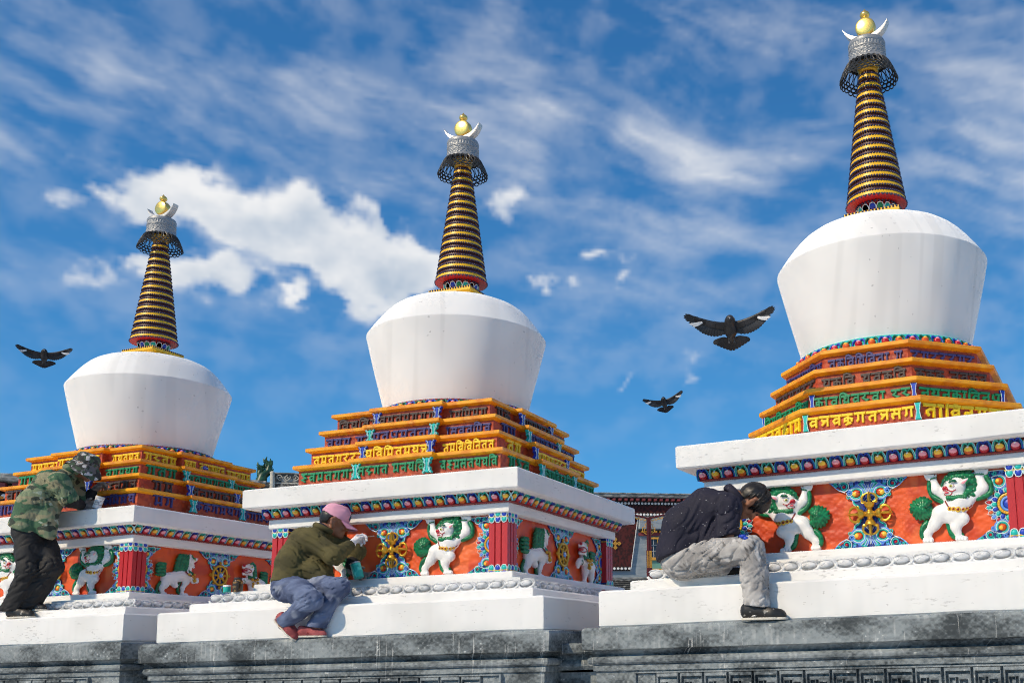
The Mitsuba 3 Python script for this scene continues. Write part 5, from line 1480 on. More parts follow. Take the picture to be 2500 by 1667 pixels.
# -------- the crouching painter at the middle stupa
def painter_mid():
    W = frame('mid')
    k = thing('person', 'person in olive jacket, blue trousers and pink cap, crouching on the white step', 'person')
    pelvis, spine, chest, neck = V(-.47, -1.50, .385), V(-.452, -1.45, .555), V(-.415, -1.38, .705), V(-.350, -1.30, .815)
    lat = unit(V(.12, -1, .02))
    hipN, hipF = V(-.440, -1.585, .372), V(-.425, -1.425, .385)
    knN, anN = V(-.105, -1.735, .262), V(-.385, -1.675, .105)
    knF, anF = V(.022, -1.600, .352), V(-.150, -1.625, .105)
    shN, elN, wrN = V(-.315, -1.50, .722), V(-.112, -1.50, .585), V(-.108, -1.305, .688)
    shF, elF, wrF = V(-.36, -1.175, .745), V(-.165, -1.15, .655), V(-.188, -1.20, .520)
    hc = V(-.305, -1.24, .892); f = unit(V(.73, .62, -.30)); u = unit(V(.22, .14, .96))
    hN = hand_bones(wrN + unit(V(0, .06, .06)) * .0, V(.00, .72, .62), V(.72, .25, -.45), 1, (48, 55, 40))
    hF = hand_bones(wrF, V(.55, .55, -.50), V(.72, -.62, .25), 1, (28, 38, 30))
    bs = [(pelvis + lat * .05, spine + lat * .05, .10, .095), (pelvis - lat * .05, spine - lat * .05, .10, .095), (spine + lat * .05, chest + lat * .07, .095, .09), (spine - lat * .05, chest - lat * .07, .095, .09), (chest, neck, .08, .052), (neck, hc - f * .016 - u * .07, .052, .050),
          (chest + lat * .08, shN, .07, .05), (shN, elN, .046, .037), (elN, wrN, .036, .026), (chest - lat * .08, shF, .07, .05), (shF, elF, .046, .037), (elF, wrF, .036, .026),
          (hipN, knN, .072, .050), (knN, anN, .047, .034), (anN, V(-.33, -1.668, .045), .032, .026), (hipF, knF, .072, .050), (knF, anF, .047, .034), (anF, V(-.12, -1.632, .03), .03, .024)]
    thin = lambda hb: [(a, b, r * .72, s * .70) for a, b, r, s in hb]
    put(k, 'body', body_mesh(bs, .03, [head_bones(hc, f, u) + ear(hc, f, u, 1) + ear(hc, f, u, -1)], [thin(hN), thin(hF)], .0072), 'skin', W)
    put(k, 'hair', hair_mesh(hc, f, u, -.060, .006, 0, .004), 'hair', W)
    l = np.cross(u, f)
    for s in (1, -1): put(k, 'eye', P(blob(hc + f * .089 - u * .010 + l * s * .030, .009, 1), True), 'label_black', W)
    # jacket
    jb = [(pelvis + lat * .07 + V(.02, 0, .02), spine + lat * .08, .125, .118), (pelvis - lat * .06 + V(.02, 0, .02), spine - lat * .06, .120, .115), (spine + lat * .08, chest + lat * .085, .118, .108), (spine - lat * .06, chest - lat * .085, .115, .108), (chest, neck + V(-.012, -.006, -.02), .10, .070),
          (chest + lat * .085, shN, .10, .078), (shN, elN, .076, .064), (elN, elN + (wrN - elN) * .96, .062, .047), (chest - lat * .085, shF, .10, .078), (shF, elF, .072, .060), (elF, elF + (wrF - elF) * .60, .058, .046),
          (V(-.30, -1.50, .50), V(-.235, -1.49, .44), .085, .075), (V(-.34, -1.40, .60), V(-.26, -1.42, .46), .09, .08)]
    put(k, 'jacket', cloth(jb, .035, [(V(-.4, -1.5, .418), V(.04, 0, -1))], .0125, (5, 24, 24), [(elN, .12), (spine + V(.08, 0, 0), .16), (shN, .10)], .0075, 1, along=V(.8, .1, -.45), local=[(wrN - unit(wrN - elN) * .012, unit(wrN - elN), wrN, .075)]), 'olive_cloth', W)
    put(k, 'collar', P(moved(tube([(.072 * math.cos(a), .072 * math.sin(a), .012 * math.cos(a)) for a in np.linspace(.75, 5.6, 22)], .015, 7, flat=1.5), axis_frame(neck + V(-.004, -.006, .004), unit(V(.50, .32, .80)), f)), True), 'olive_cloth', W)
    put(k, 'inner_collar', P(moved(tube([(.052 * math.cos(a), .052 * math.sin(a), 0) for a in np.arange(20) / 20 * 6.283], .012, 7, closed=True, flat=1.3), axis_frame(neck + V(.006, .004, .012), unit(V(.50, .32, .80)), f)), True), 'navy_cloth', W)
    hemr = [(elF + (wrF - elF) * .52, elF + (wrF - elF) * .80, .050, .046)]
    put(k, 'cuff', cloth(hemr, .02, [], .003, (9, 9, 30), (), .006, 5), 'black_knit', W, label='dark knitted cuff of the far sleeve')
    # trousers
    tb = [(pelvis + lat * .05 + V(.0, 0, .01), hipN, .112, .104), (pelvis - lat * .05, hipF, .112, .100), (pelvis + V(0, 0, .05), pelvis + V(.02, 0, .10), .110, .10), (hipN, (hipN + knN) / 2 + V(0, 0, .012), .104, .090), ((hipN + knN) / 2 + V(0, 0, .012), knN, .090, .070), (knN, (knN + anN) / 2, .069, .058), ((knN + anN) / 2, anN + V(.0, 0, .010), .058, .056),
          (hipF, (hipF + knF) / 2, .098, .084), ((hipF + knF) / 2, knF, .084, .067), (knF, (knF + anF) / 2, .064, .054), ((knF + anF) / 2, anF + V(.004, 0, -.02), .056, .066)]
    dN, dF = unit(anN - knN), unit(anF - knF)
    put(k, 'trousers', cloth(tb, .022, [], .0125, (6, 27, 27), [(knN, .13), (hipN, .15), (knF, .12)], .0072, 11, along=V(.85, .1, .35), local=[(anN + V(.0, 0, .010), unit(dN + V(0, 0, -.3)), anN, .10), (anF + V(-.0, 0, -.030), unit(dF + V(.3, 0, -1.2)), anF, .14)]), 'denim', W)
    shoe(k, W, V(-.462, -1.676, .140), V(-.300, -1.672, -.004), V(0, 1, 0), 'red_canvas', 'sole', 'dusty red canvas shoe with its heel raised', 1.08, 'dark_red')
    shoe(k, W, V(-.292, -1.632, .010), V(-.062, -1.632, .006), V(0, 1, 0), 'red_canvas', 'sole', 'dusty red canvas shoe flat on the stone', 1.0, 'dark_red')
    put(k, 'glove', hand_mesh([(a, b, r * 1.12, s * 1.12) for a, b, r, s in hN], [(wrN - unit(wrN - elN) * .010, wrN + V(0, .02, .02), .036, .026)]), 'white_glove', W, label='white glove holding the brush')
    put(k, 'glove', hand_mesh([(a, b, r * 1.12, s * 1.12) for a, b, r, s in hF], [(wrF - unit(wrF - elF) * .03, wrF, .036, .027)]), 'grey_glove', W, label='grimy grey glove round the paint tin')
    # cap
    fc = unit(V(.74, .52, -.40)); uc = unit(V(.36, .25, .90)); C = axis_frame(hc + u * .020 - f * .004, uc, fc)
    dome = revolve([(.1005, -.006), (.1015, .008), (.1005, .03), (.094, .055), (.078, .078), (.052, .093), (.022, .0995), (.0005, .1005)], 40)
    v = np.array(dome.vertices); v[:, 0] *= 1.06; v[:, 1] *= .93; v += (meshkit.fbm(v * 28, 2, 4)[:, None] - .5) * .007 * unit(V(1, 1, 1)); v[:, 2] += .010 * np.exp(-((v[:, 0] - .05) / .03) ** 2) * (v[:, 2] > .05)
    cap = put(k, 'cap', P(moved(trimesh.Trimesh(v, dome.faces, process=False), C), True), 'pink_cloth', W, label='faded pink peaked cap')
    put(cap, 'button', P(moved(blob((0, 0, .101), (.008, .008, .005), 1), C), True), 'pink_cloth', W)
    n1, n2 = 17, 7; top, bot = [], []
    for i in range(n2):
        r = i / (n2 - 1)
        for a in np.linspace(-1.05, 1.05, n1):
            ext = .080 * (math.cos(a * .86) ** .8) * r
            x, y = (.1005 + ext) * math.cos(a * (1 - .28 * r)) * 1.05, (.0945 + ext * .5) * math.sin(a * (1 - .20 * r))
            z = -.002 - .016 * r - 3.4 * y * y * (.4 + .6 * r)
            top.append((x, y, z + .004)); bot.append((x, y, z - .001))
    q = np.array([(i * n1 + j, i * n1 + j + 1, (i + 1) * n1 + j + 1, (i + 1) * n1 + j) for i in range(n2 - 1) for j in range(n1 - 1)]); N = n1 * n2
    rimq = [(a, b, b + N, a + N) for a, b in [((n2 - 1) * n1 + j, (n2 - 1) * n1 + j + 1) for j in range(n1 - 1)]]
    q = np.vstack([q[:, ::-1], q + N, np.array(rimq)])
    put(cap, 'visor', P(moved(trimesh.Trimesh(np.array(top + bot), np.vstack([q[:, [0, 1, 2]], q[:, [0, 2, 3]]]), process=False), C), 40), 'pink_cloth', W)
    pan = [(.0, 0)]
    patch = tube(bez((.100, -.030, .020), (.098, -.018, .046), (.086, -.010, .068), n=4), [.012, .014, .015, .016, .016, .015, .013, .011, .008], 6, flat=.35, up=(1, 0, .3))
    put(cap, 'front_patch', P(moved(cat(patch, moved(patch, np.diag([1.0, -1, 1, 1]))), C), True), 'teal_cloth', W)
    # paint tin and brush are things of their own
    c0, c1 = V(-.0855, -1.232, .447), V(-.124, -1.232, .560)
    t = thing('paint_can', 'turquoise-smeared paint tin held in the grey glove of the crouching person', 'paint can')
    A = axis_frame(c0, c1 - c0); L = np.linalg.norm(c1 - c0)
    lathe_thing(t, 'tin', [(.0005, 0), (.036, 0), (.038, .003), (.038, L - .012), (.0365, L - .010), (.0365, L - .006)], 'can_teal', W @ A)
    lathe_thing(t, 'rim', [(.0365, L - .010), (.0395, L - .008), (.0395, L), (.036, L + .001), (.0345, L - .004), (.0345, L - .012), (.0005, L - .013)], 'tin', W @ A)
    b = thing('paint_brush', 'thin paint brush in the white glove touching the scroll ornament', 'brush')
    p0, p1 = V(-.100, -1.275, .742), V(-.126, -.992, .786); d = p1 - p0
    put(b, 'handle', P(tube([p0, p0 + d * .3, p0 + d * .78], [.0022, .0038, .0030], 7), True), 'brush_wood', W)
    put(b, 'ferrule', P(tube([p0 + d * .77, p0 + d * .90], [.0036, .0036], 8)), 'tin', W); put(b, 'bristles', P(tube([p0 + d * .90, p0 + d * .95, p1], [.0038, .0042, .0008], 8), True), 'white_dot', W)


# -------- the seated painter at the right stupa, head bowed
def painter_right():
    W = frame('near')
    k = thing('person', 'person in navy jacket and paint-smeared grey trousers, sitting with bowed head', 'person')
    pelvis, spine, chest, neck = V(-1.08, -1.42, .405), V(-1.030, -1.42, .612), V(-.890, -1.40, .735), V(-.745, -1.36, .780)
    lat = unit(V(.10, -1, 0))
    hipN, hipF = V(-1.045, -1.50, .392), V(-1.06, -1.345, .398)
    knN, anN = V(-.522, -1.645, .438), V(-.520, -1.650, .085)
    knF, anF = V(-.80, -1.395, .362), V(-1.06, -1.46, .345)
    shN, elN, wrN = V(-.722, -1.52, .705), V(-.722, -1.550, .49), V(-.93, -1.30, .585)
    shF, elF, wrF = V(-.86, -1.20, .70), V(-.92, -1.17, .54), V(-1.02, -1.06, .62)
    hc = V(-.632, -1.285, .772); f = unit(V(.08, .40, -.94)); u = unit(V(.82, .46, .30))
    hN = hand_bones(wrN, V(.25, .9, .2), V(.5, -.1, -.8), 1, (40, 45, 30)); hF = hand_bones(wrF, V(.3, .8, .3), V(.5, -.2, -.8), -1, (40, 45, 30))
    bs = [(pelvis + lat * .05, spine + lat * .05, .10, .095), (pelvis - lat * .05, spine - lat * .05, .10, .095), (spine + lat * .05, chest + lat * .07, .095, .09), (spine - lat * .05, chest - lat * .07, .095, .09), (chest, neck, .08, .055), (neck, hc - f * .020 - u * .065, .055, .052),
          (chest + lat * .08, shN, .07, .05), (shN, elN, .046, .037), (elN, wrN, .036, .026), (chest - lat * .08, shF, .07, .05), (shF, elF, .046, .037), (elF, wrF, .036, .026),
          (hipN, knN, .072, .050), (knN, anN, .047, .033), (anN, V(-.44, -1.648, .03), .03, .024), (hipF, knF, .070, .050), (knF, anF, .045, .034)]
    put(k, 'body', body_mesh(bs, .03, [head_bones(hc, f, u) + ear(hc, f, u, 1) + ear(hc, f, u, -1)], [hN, hF], .0072), 'skin', W)
    put(k, 'hair', hair_mesh(hc, f, u, -.084, .060, 8), 'hair', W); put(k, 'hair', hair_locks(hc, f, u, 150, 5), 'hair', W, label='tousled strands on the crown and over the forehead', kind='stuff')
    l = np.cross(u, f)
    for s in (1, -1): put(k, 'eye', P(blob(hc + f * .089 - u * .010 + l * s * .030, .008, 1), True), 'label_black', W)
    jb = [(pelvis + lat * .07 + V(-.005, 0, .04), spine + lat * .08 + V(.0, 0, .0), .138, .135), (pelvis - lat * .06 + V(-.005, 0, .04), spine - lat * .06, .132, .130), (spine + lat * .08, chest + lat * .085 + V(.0, 0, -.01), .135, .112), (spine - lat * .06, chest - lat * .085, .13, .108), (chest, neck + V(-.02, 0, -.02), .10, .078),
          (chest + lat * .085, shN, .104, .082), (shN, elN, .080, .074), (elN, elN + (wrN - elN) * .9, .066, .05), (chest - lat * .085, shF, .10, .078), (shF, elF, .072, .060), (elF, wrF, .058, .046),
          (V(-.98, -1.50, .58), V(-.86, -1.50, .50), .10, .085), (V(-.90, -1.48, .66), V(-.80, -1.48, .56), .10, .085), (V(-1.10, -1.44, .50), V(-1.10, -1.44, .44), .12, .115)]
    put(k, 'jacket', cloth(jb, .035, [(V(-1.05, -1.5, .435), unit(V(.26, 0, -1)))], .0115, (5, 20, 20), [(elN + V(-.05, 0, .1), .14), (V(-.86, -1.55, .56), .14), (shN, .10)], .0075, 21, along=V(.55, .1, .8)), 'navy_cloth', W)
    put(k, 'collar', P(moved(tube([(.070 * math.cos(a), .070 * math.sin(a), .010 * math.cos(a)) for a in np.linspace(.9, 5.4, 20)], .019, 7, flat=1.5), axis_frame(neck + V(.010, 0, .018), unit(V(.75, .4, .45)), V(.3, .2, -.9))), True), 'navy_cloth', W)
    # trousers
    tb = [(pelvis + lat * .05, hipN, .115, .108), (pelvis - lat * .05, hipF, .115, .106), (pelvis + V(-.03, 0, .02), pelvis + V(.0, 0, .09), .110, .10), (hipN, (hipN + knN) / 2 + V(0, 0, .0), .106, .094), ((hipN + knN) / 2, knN + V(-.02, 0, -.012), .094, .078), (knN + V(-.015, 0, -.012), (knN + anN) / 2, .079, .080), ((knN + anN) / 2, anN + V(.006, 0, .012), .080, .080),
          (hipF, knF, .10, .070), (knF, anF, .066, .055)]
    put(k, 'trousers', cloth(tb, .030, [(V(-.505, -1.65, .085), unit(V(-.16, 0, -1)))], .0125, (5, 27, 27), [(knN + V(-.04, 0, -.06), .15), (hipN + V(.06, 0, 0), .18), (anN, .12), ((hipN + knN) / 2, .2)], .0072, 31, along=V(.75, .05, .62)), 'smeared_cloth', W)
    put(k, 'paint_stain', P(cat(*[blob(q, r, 2) for q, r in ((V(-.566, -1.700, .498), (.020, .016, .012)), (V(-.545, -1.708, .484), (.016, .014, .012)), (V(-.583, -1.694, .500), (.010, .012, .008)))]), True), 'blue', W, label='smear of blue paint on the knee')
    put(k, 'sock', P(tube([V(-.520, -1.65, .11), V(-.515, -1.65, .03)], [.044, .040], 14), True), 'far_white', W)
    shoe(k, W, V(-.612, -1.648, .008), V(-.335, -1.640, .004), V(0, 1, 0), 'black_shoe', 'sole', 'black slip-on shoe spotted with white paint', 1.0)
    s = thing('cushion', 'dark folded pad on the step under the thigh of the seated person', 'cushion')
    put(s, 'pad', P(rough(box(-.93, -.66, -1.432, -1.30, .2975, .345, .018), .008, 12), 40), 'black_knit', W)


# -------- the standing painter at the left stupa
def painter_left():
    W = frame('left')
    k = thing('person', 'person in camouflage jacket, bucket hat and black trousers, standing bent over the slab', 'person')
    pelvis, spine, chest, neck = V(.285, -1.42, 1.000), V(.320, -1.40, 1.22), V(.385, -1.32, 1.42), V(.470, -1.235, 1.535)
    lat = unit(V(.30, -.95, 0))
    hipN, hipF = V(.315, -1.475, .985), V(.255, -1.345, .995)
    knN, anN = V(.385, -1.495, .640), V(.262, -1.500, .315)
    knF, anF = V(.505, -1.385, .670), V(.350, -1.425, .365)
    shN, elN, wrN = V(.560, -1.42, 1.410), V(.620, -1.345, 1.245), V(.545, -1.160, 1.238)
    shF, elF, wrF = V(.36, -1.11, 1.46), V(.430, -1.06, 1.265), V(.470, -1.000, 1.395)
    hc = V(.560, -1.175, 1.600); f = unit(V(.70, .56, -.45)); u = unit(V(.36, .26, .88))
    hN = hand_bones(wrN, V(.62, .55, .10), V(.75, -.50, .15), 1, (26, 36, 30)); hF = hand_bones(wrF, V(.45, .45, .75), V(.72, .2, -.62), 1, (45, 52, 38))
    bs = [(pelvis + lat * .05, spine + lat * .05, .10, .095), (pelvis - lat * .05, spine - lat * .05, .10, .095), (spine + lat * .05, chest + lat * .07, .095, .09), (spine - lat * .05, chest - lat * .07, .095, .09), (chest, neck, .08, .052), (neck, hc - f * .016 - u * .07, .052, .050),
          (chest + lat * .08, shN, .07, .05), (shN, elN, .046, .037), (elN, wrN, .036, .026), (chest - lat * .08, shF, .07, .05), (shF, elF, .046, .037), (elF, wrF, .036, .026),
          (hipN, knN, .072, .050), (knN, anN, .047, .034), (anN, V(.36, -1.50, .262), .03, .024), (hipF, knF, .072, .050), (knF, anF, .047, .034), (anF, V(.44, -1.42, .335), .03, .024)]
    thin = lambda hb: [(a, b, r * .72, s * .70) for a, b, r, s in hb]
    put(k, 'body', body_mesh(bs, .03, [head_bones(hc, f, u) + ear(hc, f, u, 1) + ear(hc, f, u, -1)], [thin(hN), thin(hF)], .0078), 'skin', W)
    put(k, 'hair', hair_mesh(hc, f, u, -.078, .02, 3, .01), 'hair', W)
    l = np.cross(u, f)
    for s in (1, -1): put(k, 'eye', P(blob(hc + f * .089 - u * .010 + l * s * .030, .008, 1), True), 'label_black', W)
    jb = [(pelvis + lat * .08 + V(.0, 0, .03), spine + lat * .085, .140, .128), (pelvis - lat * .07 + V(.0, 0, .03), spine - lat * .07, .134, .122), (spine + lat * .085, chest + lat * .09, .128, .110), (spine - lat * .07, chest - lat * .085, .122, .108), (chest, neck + V(-.015, -.01, -.02), .10, .072),
          (chest + lat * .09, shN, .104, .082), (shN, elN + (shN - elN) * .12, .082, .076), (chest - lat * .085, shF, .10, .078), (shF, elF, .074, .064),
          (V(.43, -1.44, 1.12), V(.50, -1.44, .99), .090, .072), (V(.42, -1.40, 1.25), V(.47, -1.43, 1.08), .10, .085), (V(.47, -1.46, 1.02), V(.525, -1.45, .93), .062, .050)]
    hem = [(V(.061, -1.42, 1.100), unit(V(-.40, 0, -1)))]
    put(k, 'jacket', cloth(jb, .035, hem, .0125, (5, 22, 22), [(elN, .12), (spine + V(.1, 0, .05), .16), (shN + V(-.04, 0, -.08), .12)], .0078, 41, along=V(.45, .1, -.9), local=[(elN + unit(elN - shN) * .02, unit(elN - shN), elN + unit(elN - shN) * .06, .105)]), 'camo', W)
    put(k, 'collar', P(moved(tube([(.072 * math.cos(a), .072 * math.sin(a), .012 * math.cos(a)) for a in np.linspace(.75, 5.6, 22)], .020, 7, flat=1.5), axis_frame(neck + V(.012, .008, .020), unit(V(.5, .36, .78)), f)), True), 'camo', W)
    sb = [(shN * .2 + elN * .8, elN, .056, .052), (elN, elN + (wrN - elN) * .82, .052, .044)]
    put(k, 'sleeve', cloth(sb, .02, [], .004, (9, 9, 9), (), .007, 51), 'black_knit', W, label='black inner sleeve of the near arm')
    put(k, 'sleeve', cloth([(elF, elF + (wrF - elF) * .88, .056, .045), (shF * .3 + elF * .7, elF, .06, .056)], .02, [], .004, (9, 9, 9), (), .007, 52), 'black_knit', W, label='black inner sleeve of the raised far arm')
    tb = [(pelvis + lat * .05 + V(-.01, 0, .01), hipN, .124, .118), (pelvis - lat * .05, hipF, .124, .116), (pelvis + V(0, 0, .05), pelvis + V(.01, 0, .09), .115, .10), (hipN, (hipN + knN) / 2, .120, .106), ((hipN + knN) / 2, knN, .106, .094), (knN, (knN + anN) / 2, .093, .090), ((knN + anN) / 2, anN + V(-.02, 0, .0), .090, .100),
          (hipF, (hipF + knF) / 2, .118, .108), ((hipF + knF) / 2, knF, .108, .092), (knF, (knF + anF) / 2, .090, .082), ((knF + anF) / 2, anF, .082, .080)]
    put(k, 'trousers', cloth(tb, .032, [(V(.23, -1.5, .300), V(0, 0, -1))], .0115, (5, 20, 20), [(knN, .16), (anN, .16), (knF, .14)], .0080, 61, along=V(.8, .1, .45)), 'black_cloth', W)
    shoe(k, W, V(.190, -1.505, .2365), V(.505, -1.500, .2345), V(0, 1, 0), 'black_shoe', 'sole', 'black flat shoe nearest the step edge', .92)
    shoe(k, W, V(.262, -1.412, .2995), V(.500, -1.405, .2995), V(0, 1, 0), 'black_shoe', 'sole', 'black shoe on the upper step', 1.0)
    put(k, 'glove', hand_mesh([(a, b, r * 1.12, s * 1.12) for a, b, r, s in hN], [(wrN - unit(wrN - elN) * .03, wrN, .038, .028)]), 'grey_glove', W, label='dirty glove round the white tin')
    put(k, 'glove', hand_mesh([(a, b, r * 1.16, s * 1.16) for a, b, r, s in hF], [(wrF - unit(wrF - elF) * .03, wrF, .038, .028)]), 'grey_glove', W, label='dirty glove raised to the letters')
    # bucket hat
    uh = unit(V(.38, .10, .92)); C = axis_frame(hc + u * .012, uh, unit(V(1, .3, -.4)))
    m = revolve([(.088, .002), (.098, .010), (.104, -.004), (.126, -.022), (.150, -.044), (.170, -.070), (.1725, -.071), (.160, -.050), (.132, -.018), (.112, .006), (.1035, .018), (.104, .036), (.100, .068), (.090, .088), (.068, .099), (.035, .104), (.0005, .105)], 64)
    v = np.array(m.vertices); r = np.hypot(v[:, 0], v[:, 1]); a = np.arctan2(v[:, 1], v[:, 0])
    out = np.clip((r - .108) / .06, 0, 1)
    v[:, 2] += out * (.018 * np.sin(3 * a + .8) + .012 * np.sin(5 * a)) + .022 * out * np.cos(a - math.pi); v[:, :2] *= (1 - .05 * out * np.sin(2 * a))[:, None]
    v += (meshkit.fbm(v * 22, 2, 6)[:, None] - .5) * .010 * unit(V(1, 1, 1)); v[:, 1] *= .93
    hat = put(k, 'hat', P(moved(trimesh.Trimesh(v, m.faces, process=False), C), 60), 'hat_camo', W, label='pixel-camouflage bucket hat with a drooping brim')
    put(hat, 'band', P(moved(tube([(.1065 * math.cos(t), .099 * math.sin(t), .022) for t in np.arange(40) / 40 * 6.283], .006, 6, closed=True, flat=1.5), C), True), 'hat_camo', W)
    c0, c1 = V(.660, -1.115, 1.212), V(.690, -1.105, 1.318)
    t = thing('paint_can', 'white paint tin with a printed label in the glove above the left slab', 'paint can')
    A = axis_frame(c0, c1 - c0, V(.5, -.8, 0)); L = np.linalg.norm(c1 - c0)
    lathe_thing(t, 'tin', [(.0005, 0), (.034, 0), (.036, .003), (.036, L - .022)], 'can_white', W @ A)
    lathe_thing(t, 'lid', [(.036, L - .022), (.0385, L - .020), (.0385, L - .003), (.037, L), (.0005, L)], 'lid_grey', W @ A)
    lathe_thing(t, 'dark_stripe', [(.0361, .034), (.0366, .0345), (.0366, .0375), (.0361, .038)], 'label_black', W @ A)
    arc = lambda a0, a1, z0, z1, r: cat(loft([[(r * math.cos(a), r * math.sin(a), z) for a in np.linspace(a0, a1, 8)] + [((r - .002) * math.cos(a), (r - .002) * math.sin(a), z) for a in np.linspace(a1, a0, 8)] for z in (z0, z1)]))
    put(t, 'label_block', P(arc(-.45, .55, .046, .062, .0367)), 'label_grey', W @ A)
    for i in range(3): put(t, 'print_line', P(arc(-.35, .10 + .1 * i, .049 + .004 * i, .0505 + .004 * i, .0371)), 'can_white', W @ A)
    put(t, 'label_dot', P(moved(blob((.0362, 0, 0), (.0015, .005, .005), 1), rz(.75) @ tr(0, 0, .069))), 'label_black', W @ A)
    for i in range(2): put(t, 'print_line', P(arc(-.7, -.2, .068 + .005 * i, .0695 + .005 * i, .0366)), 'label_grey', W @ A)
    b = thing('paint_brush', 'blue-tipped brush held up by the person in camouflage', 'brush')
    p0, p1 = wrF + V(-.02, .01, .09), wrF + V(.055, .12, .10); d = p1 - p0
    put(b, 'handle', P(tube([p0, p0 + d * .4, p0 + d * .8], [.0022, .0036, .0030], 7), True), 'brush_wood', W); put(b, 'bristles', P(tube([p0 + d * .8, p0 + d * .9, p1], [.0038, .0042, .0008], 8), True), 'blue', W)


painter_mid(); painter_right(); painter_left()

# jars standing on the upper step of the middle stupa, at its left end
Wm = frame('mid')
t = thing('paint_jar', 'small green glass jar with a white lid on the ledge by the left side panel', 'jar')
lathe_thing(t, 'glass', [(.0005, 0), (.026, 0), (.029, .004), (.029, .036), (.026, .041)], 'can_teal', Wm @ tr(-1.262, -1.25, .390)); lathe_thing(t, 'lid', [(.026, .040), (.0295, .0415), (.0295, .054), (.027, .056), (.0005, .056)], 'far_white', Wm @ tr(-1.262, -1.25, .390))
t = thing('paint_jar', 'tall brown jar beside the small green jar on the ledge', 'jar')
lathe_thing(t, 'glass', [(.0005, 0), (.034, 0), (.038, .005), (.039, .075), (.034, .090), (.026, .097)], 'jar_brown', Wm @ tr(-1.175, -1.235, .390)); lathe_thing(t, 'lid', [(.026, .096), (.029, .098), (.029, .110), (.0005, .111)], 'label_black', Wm @ tr(-1.175, -1.235, .390))

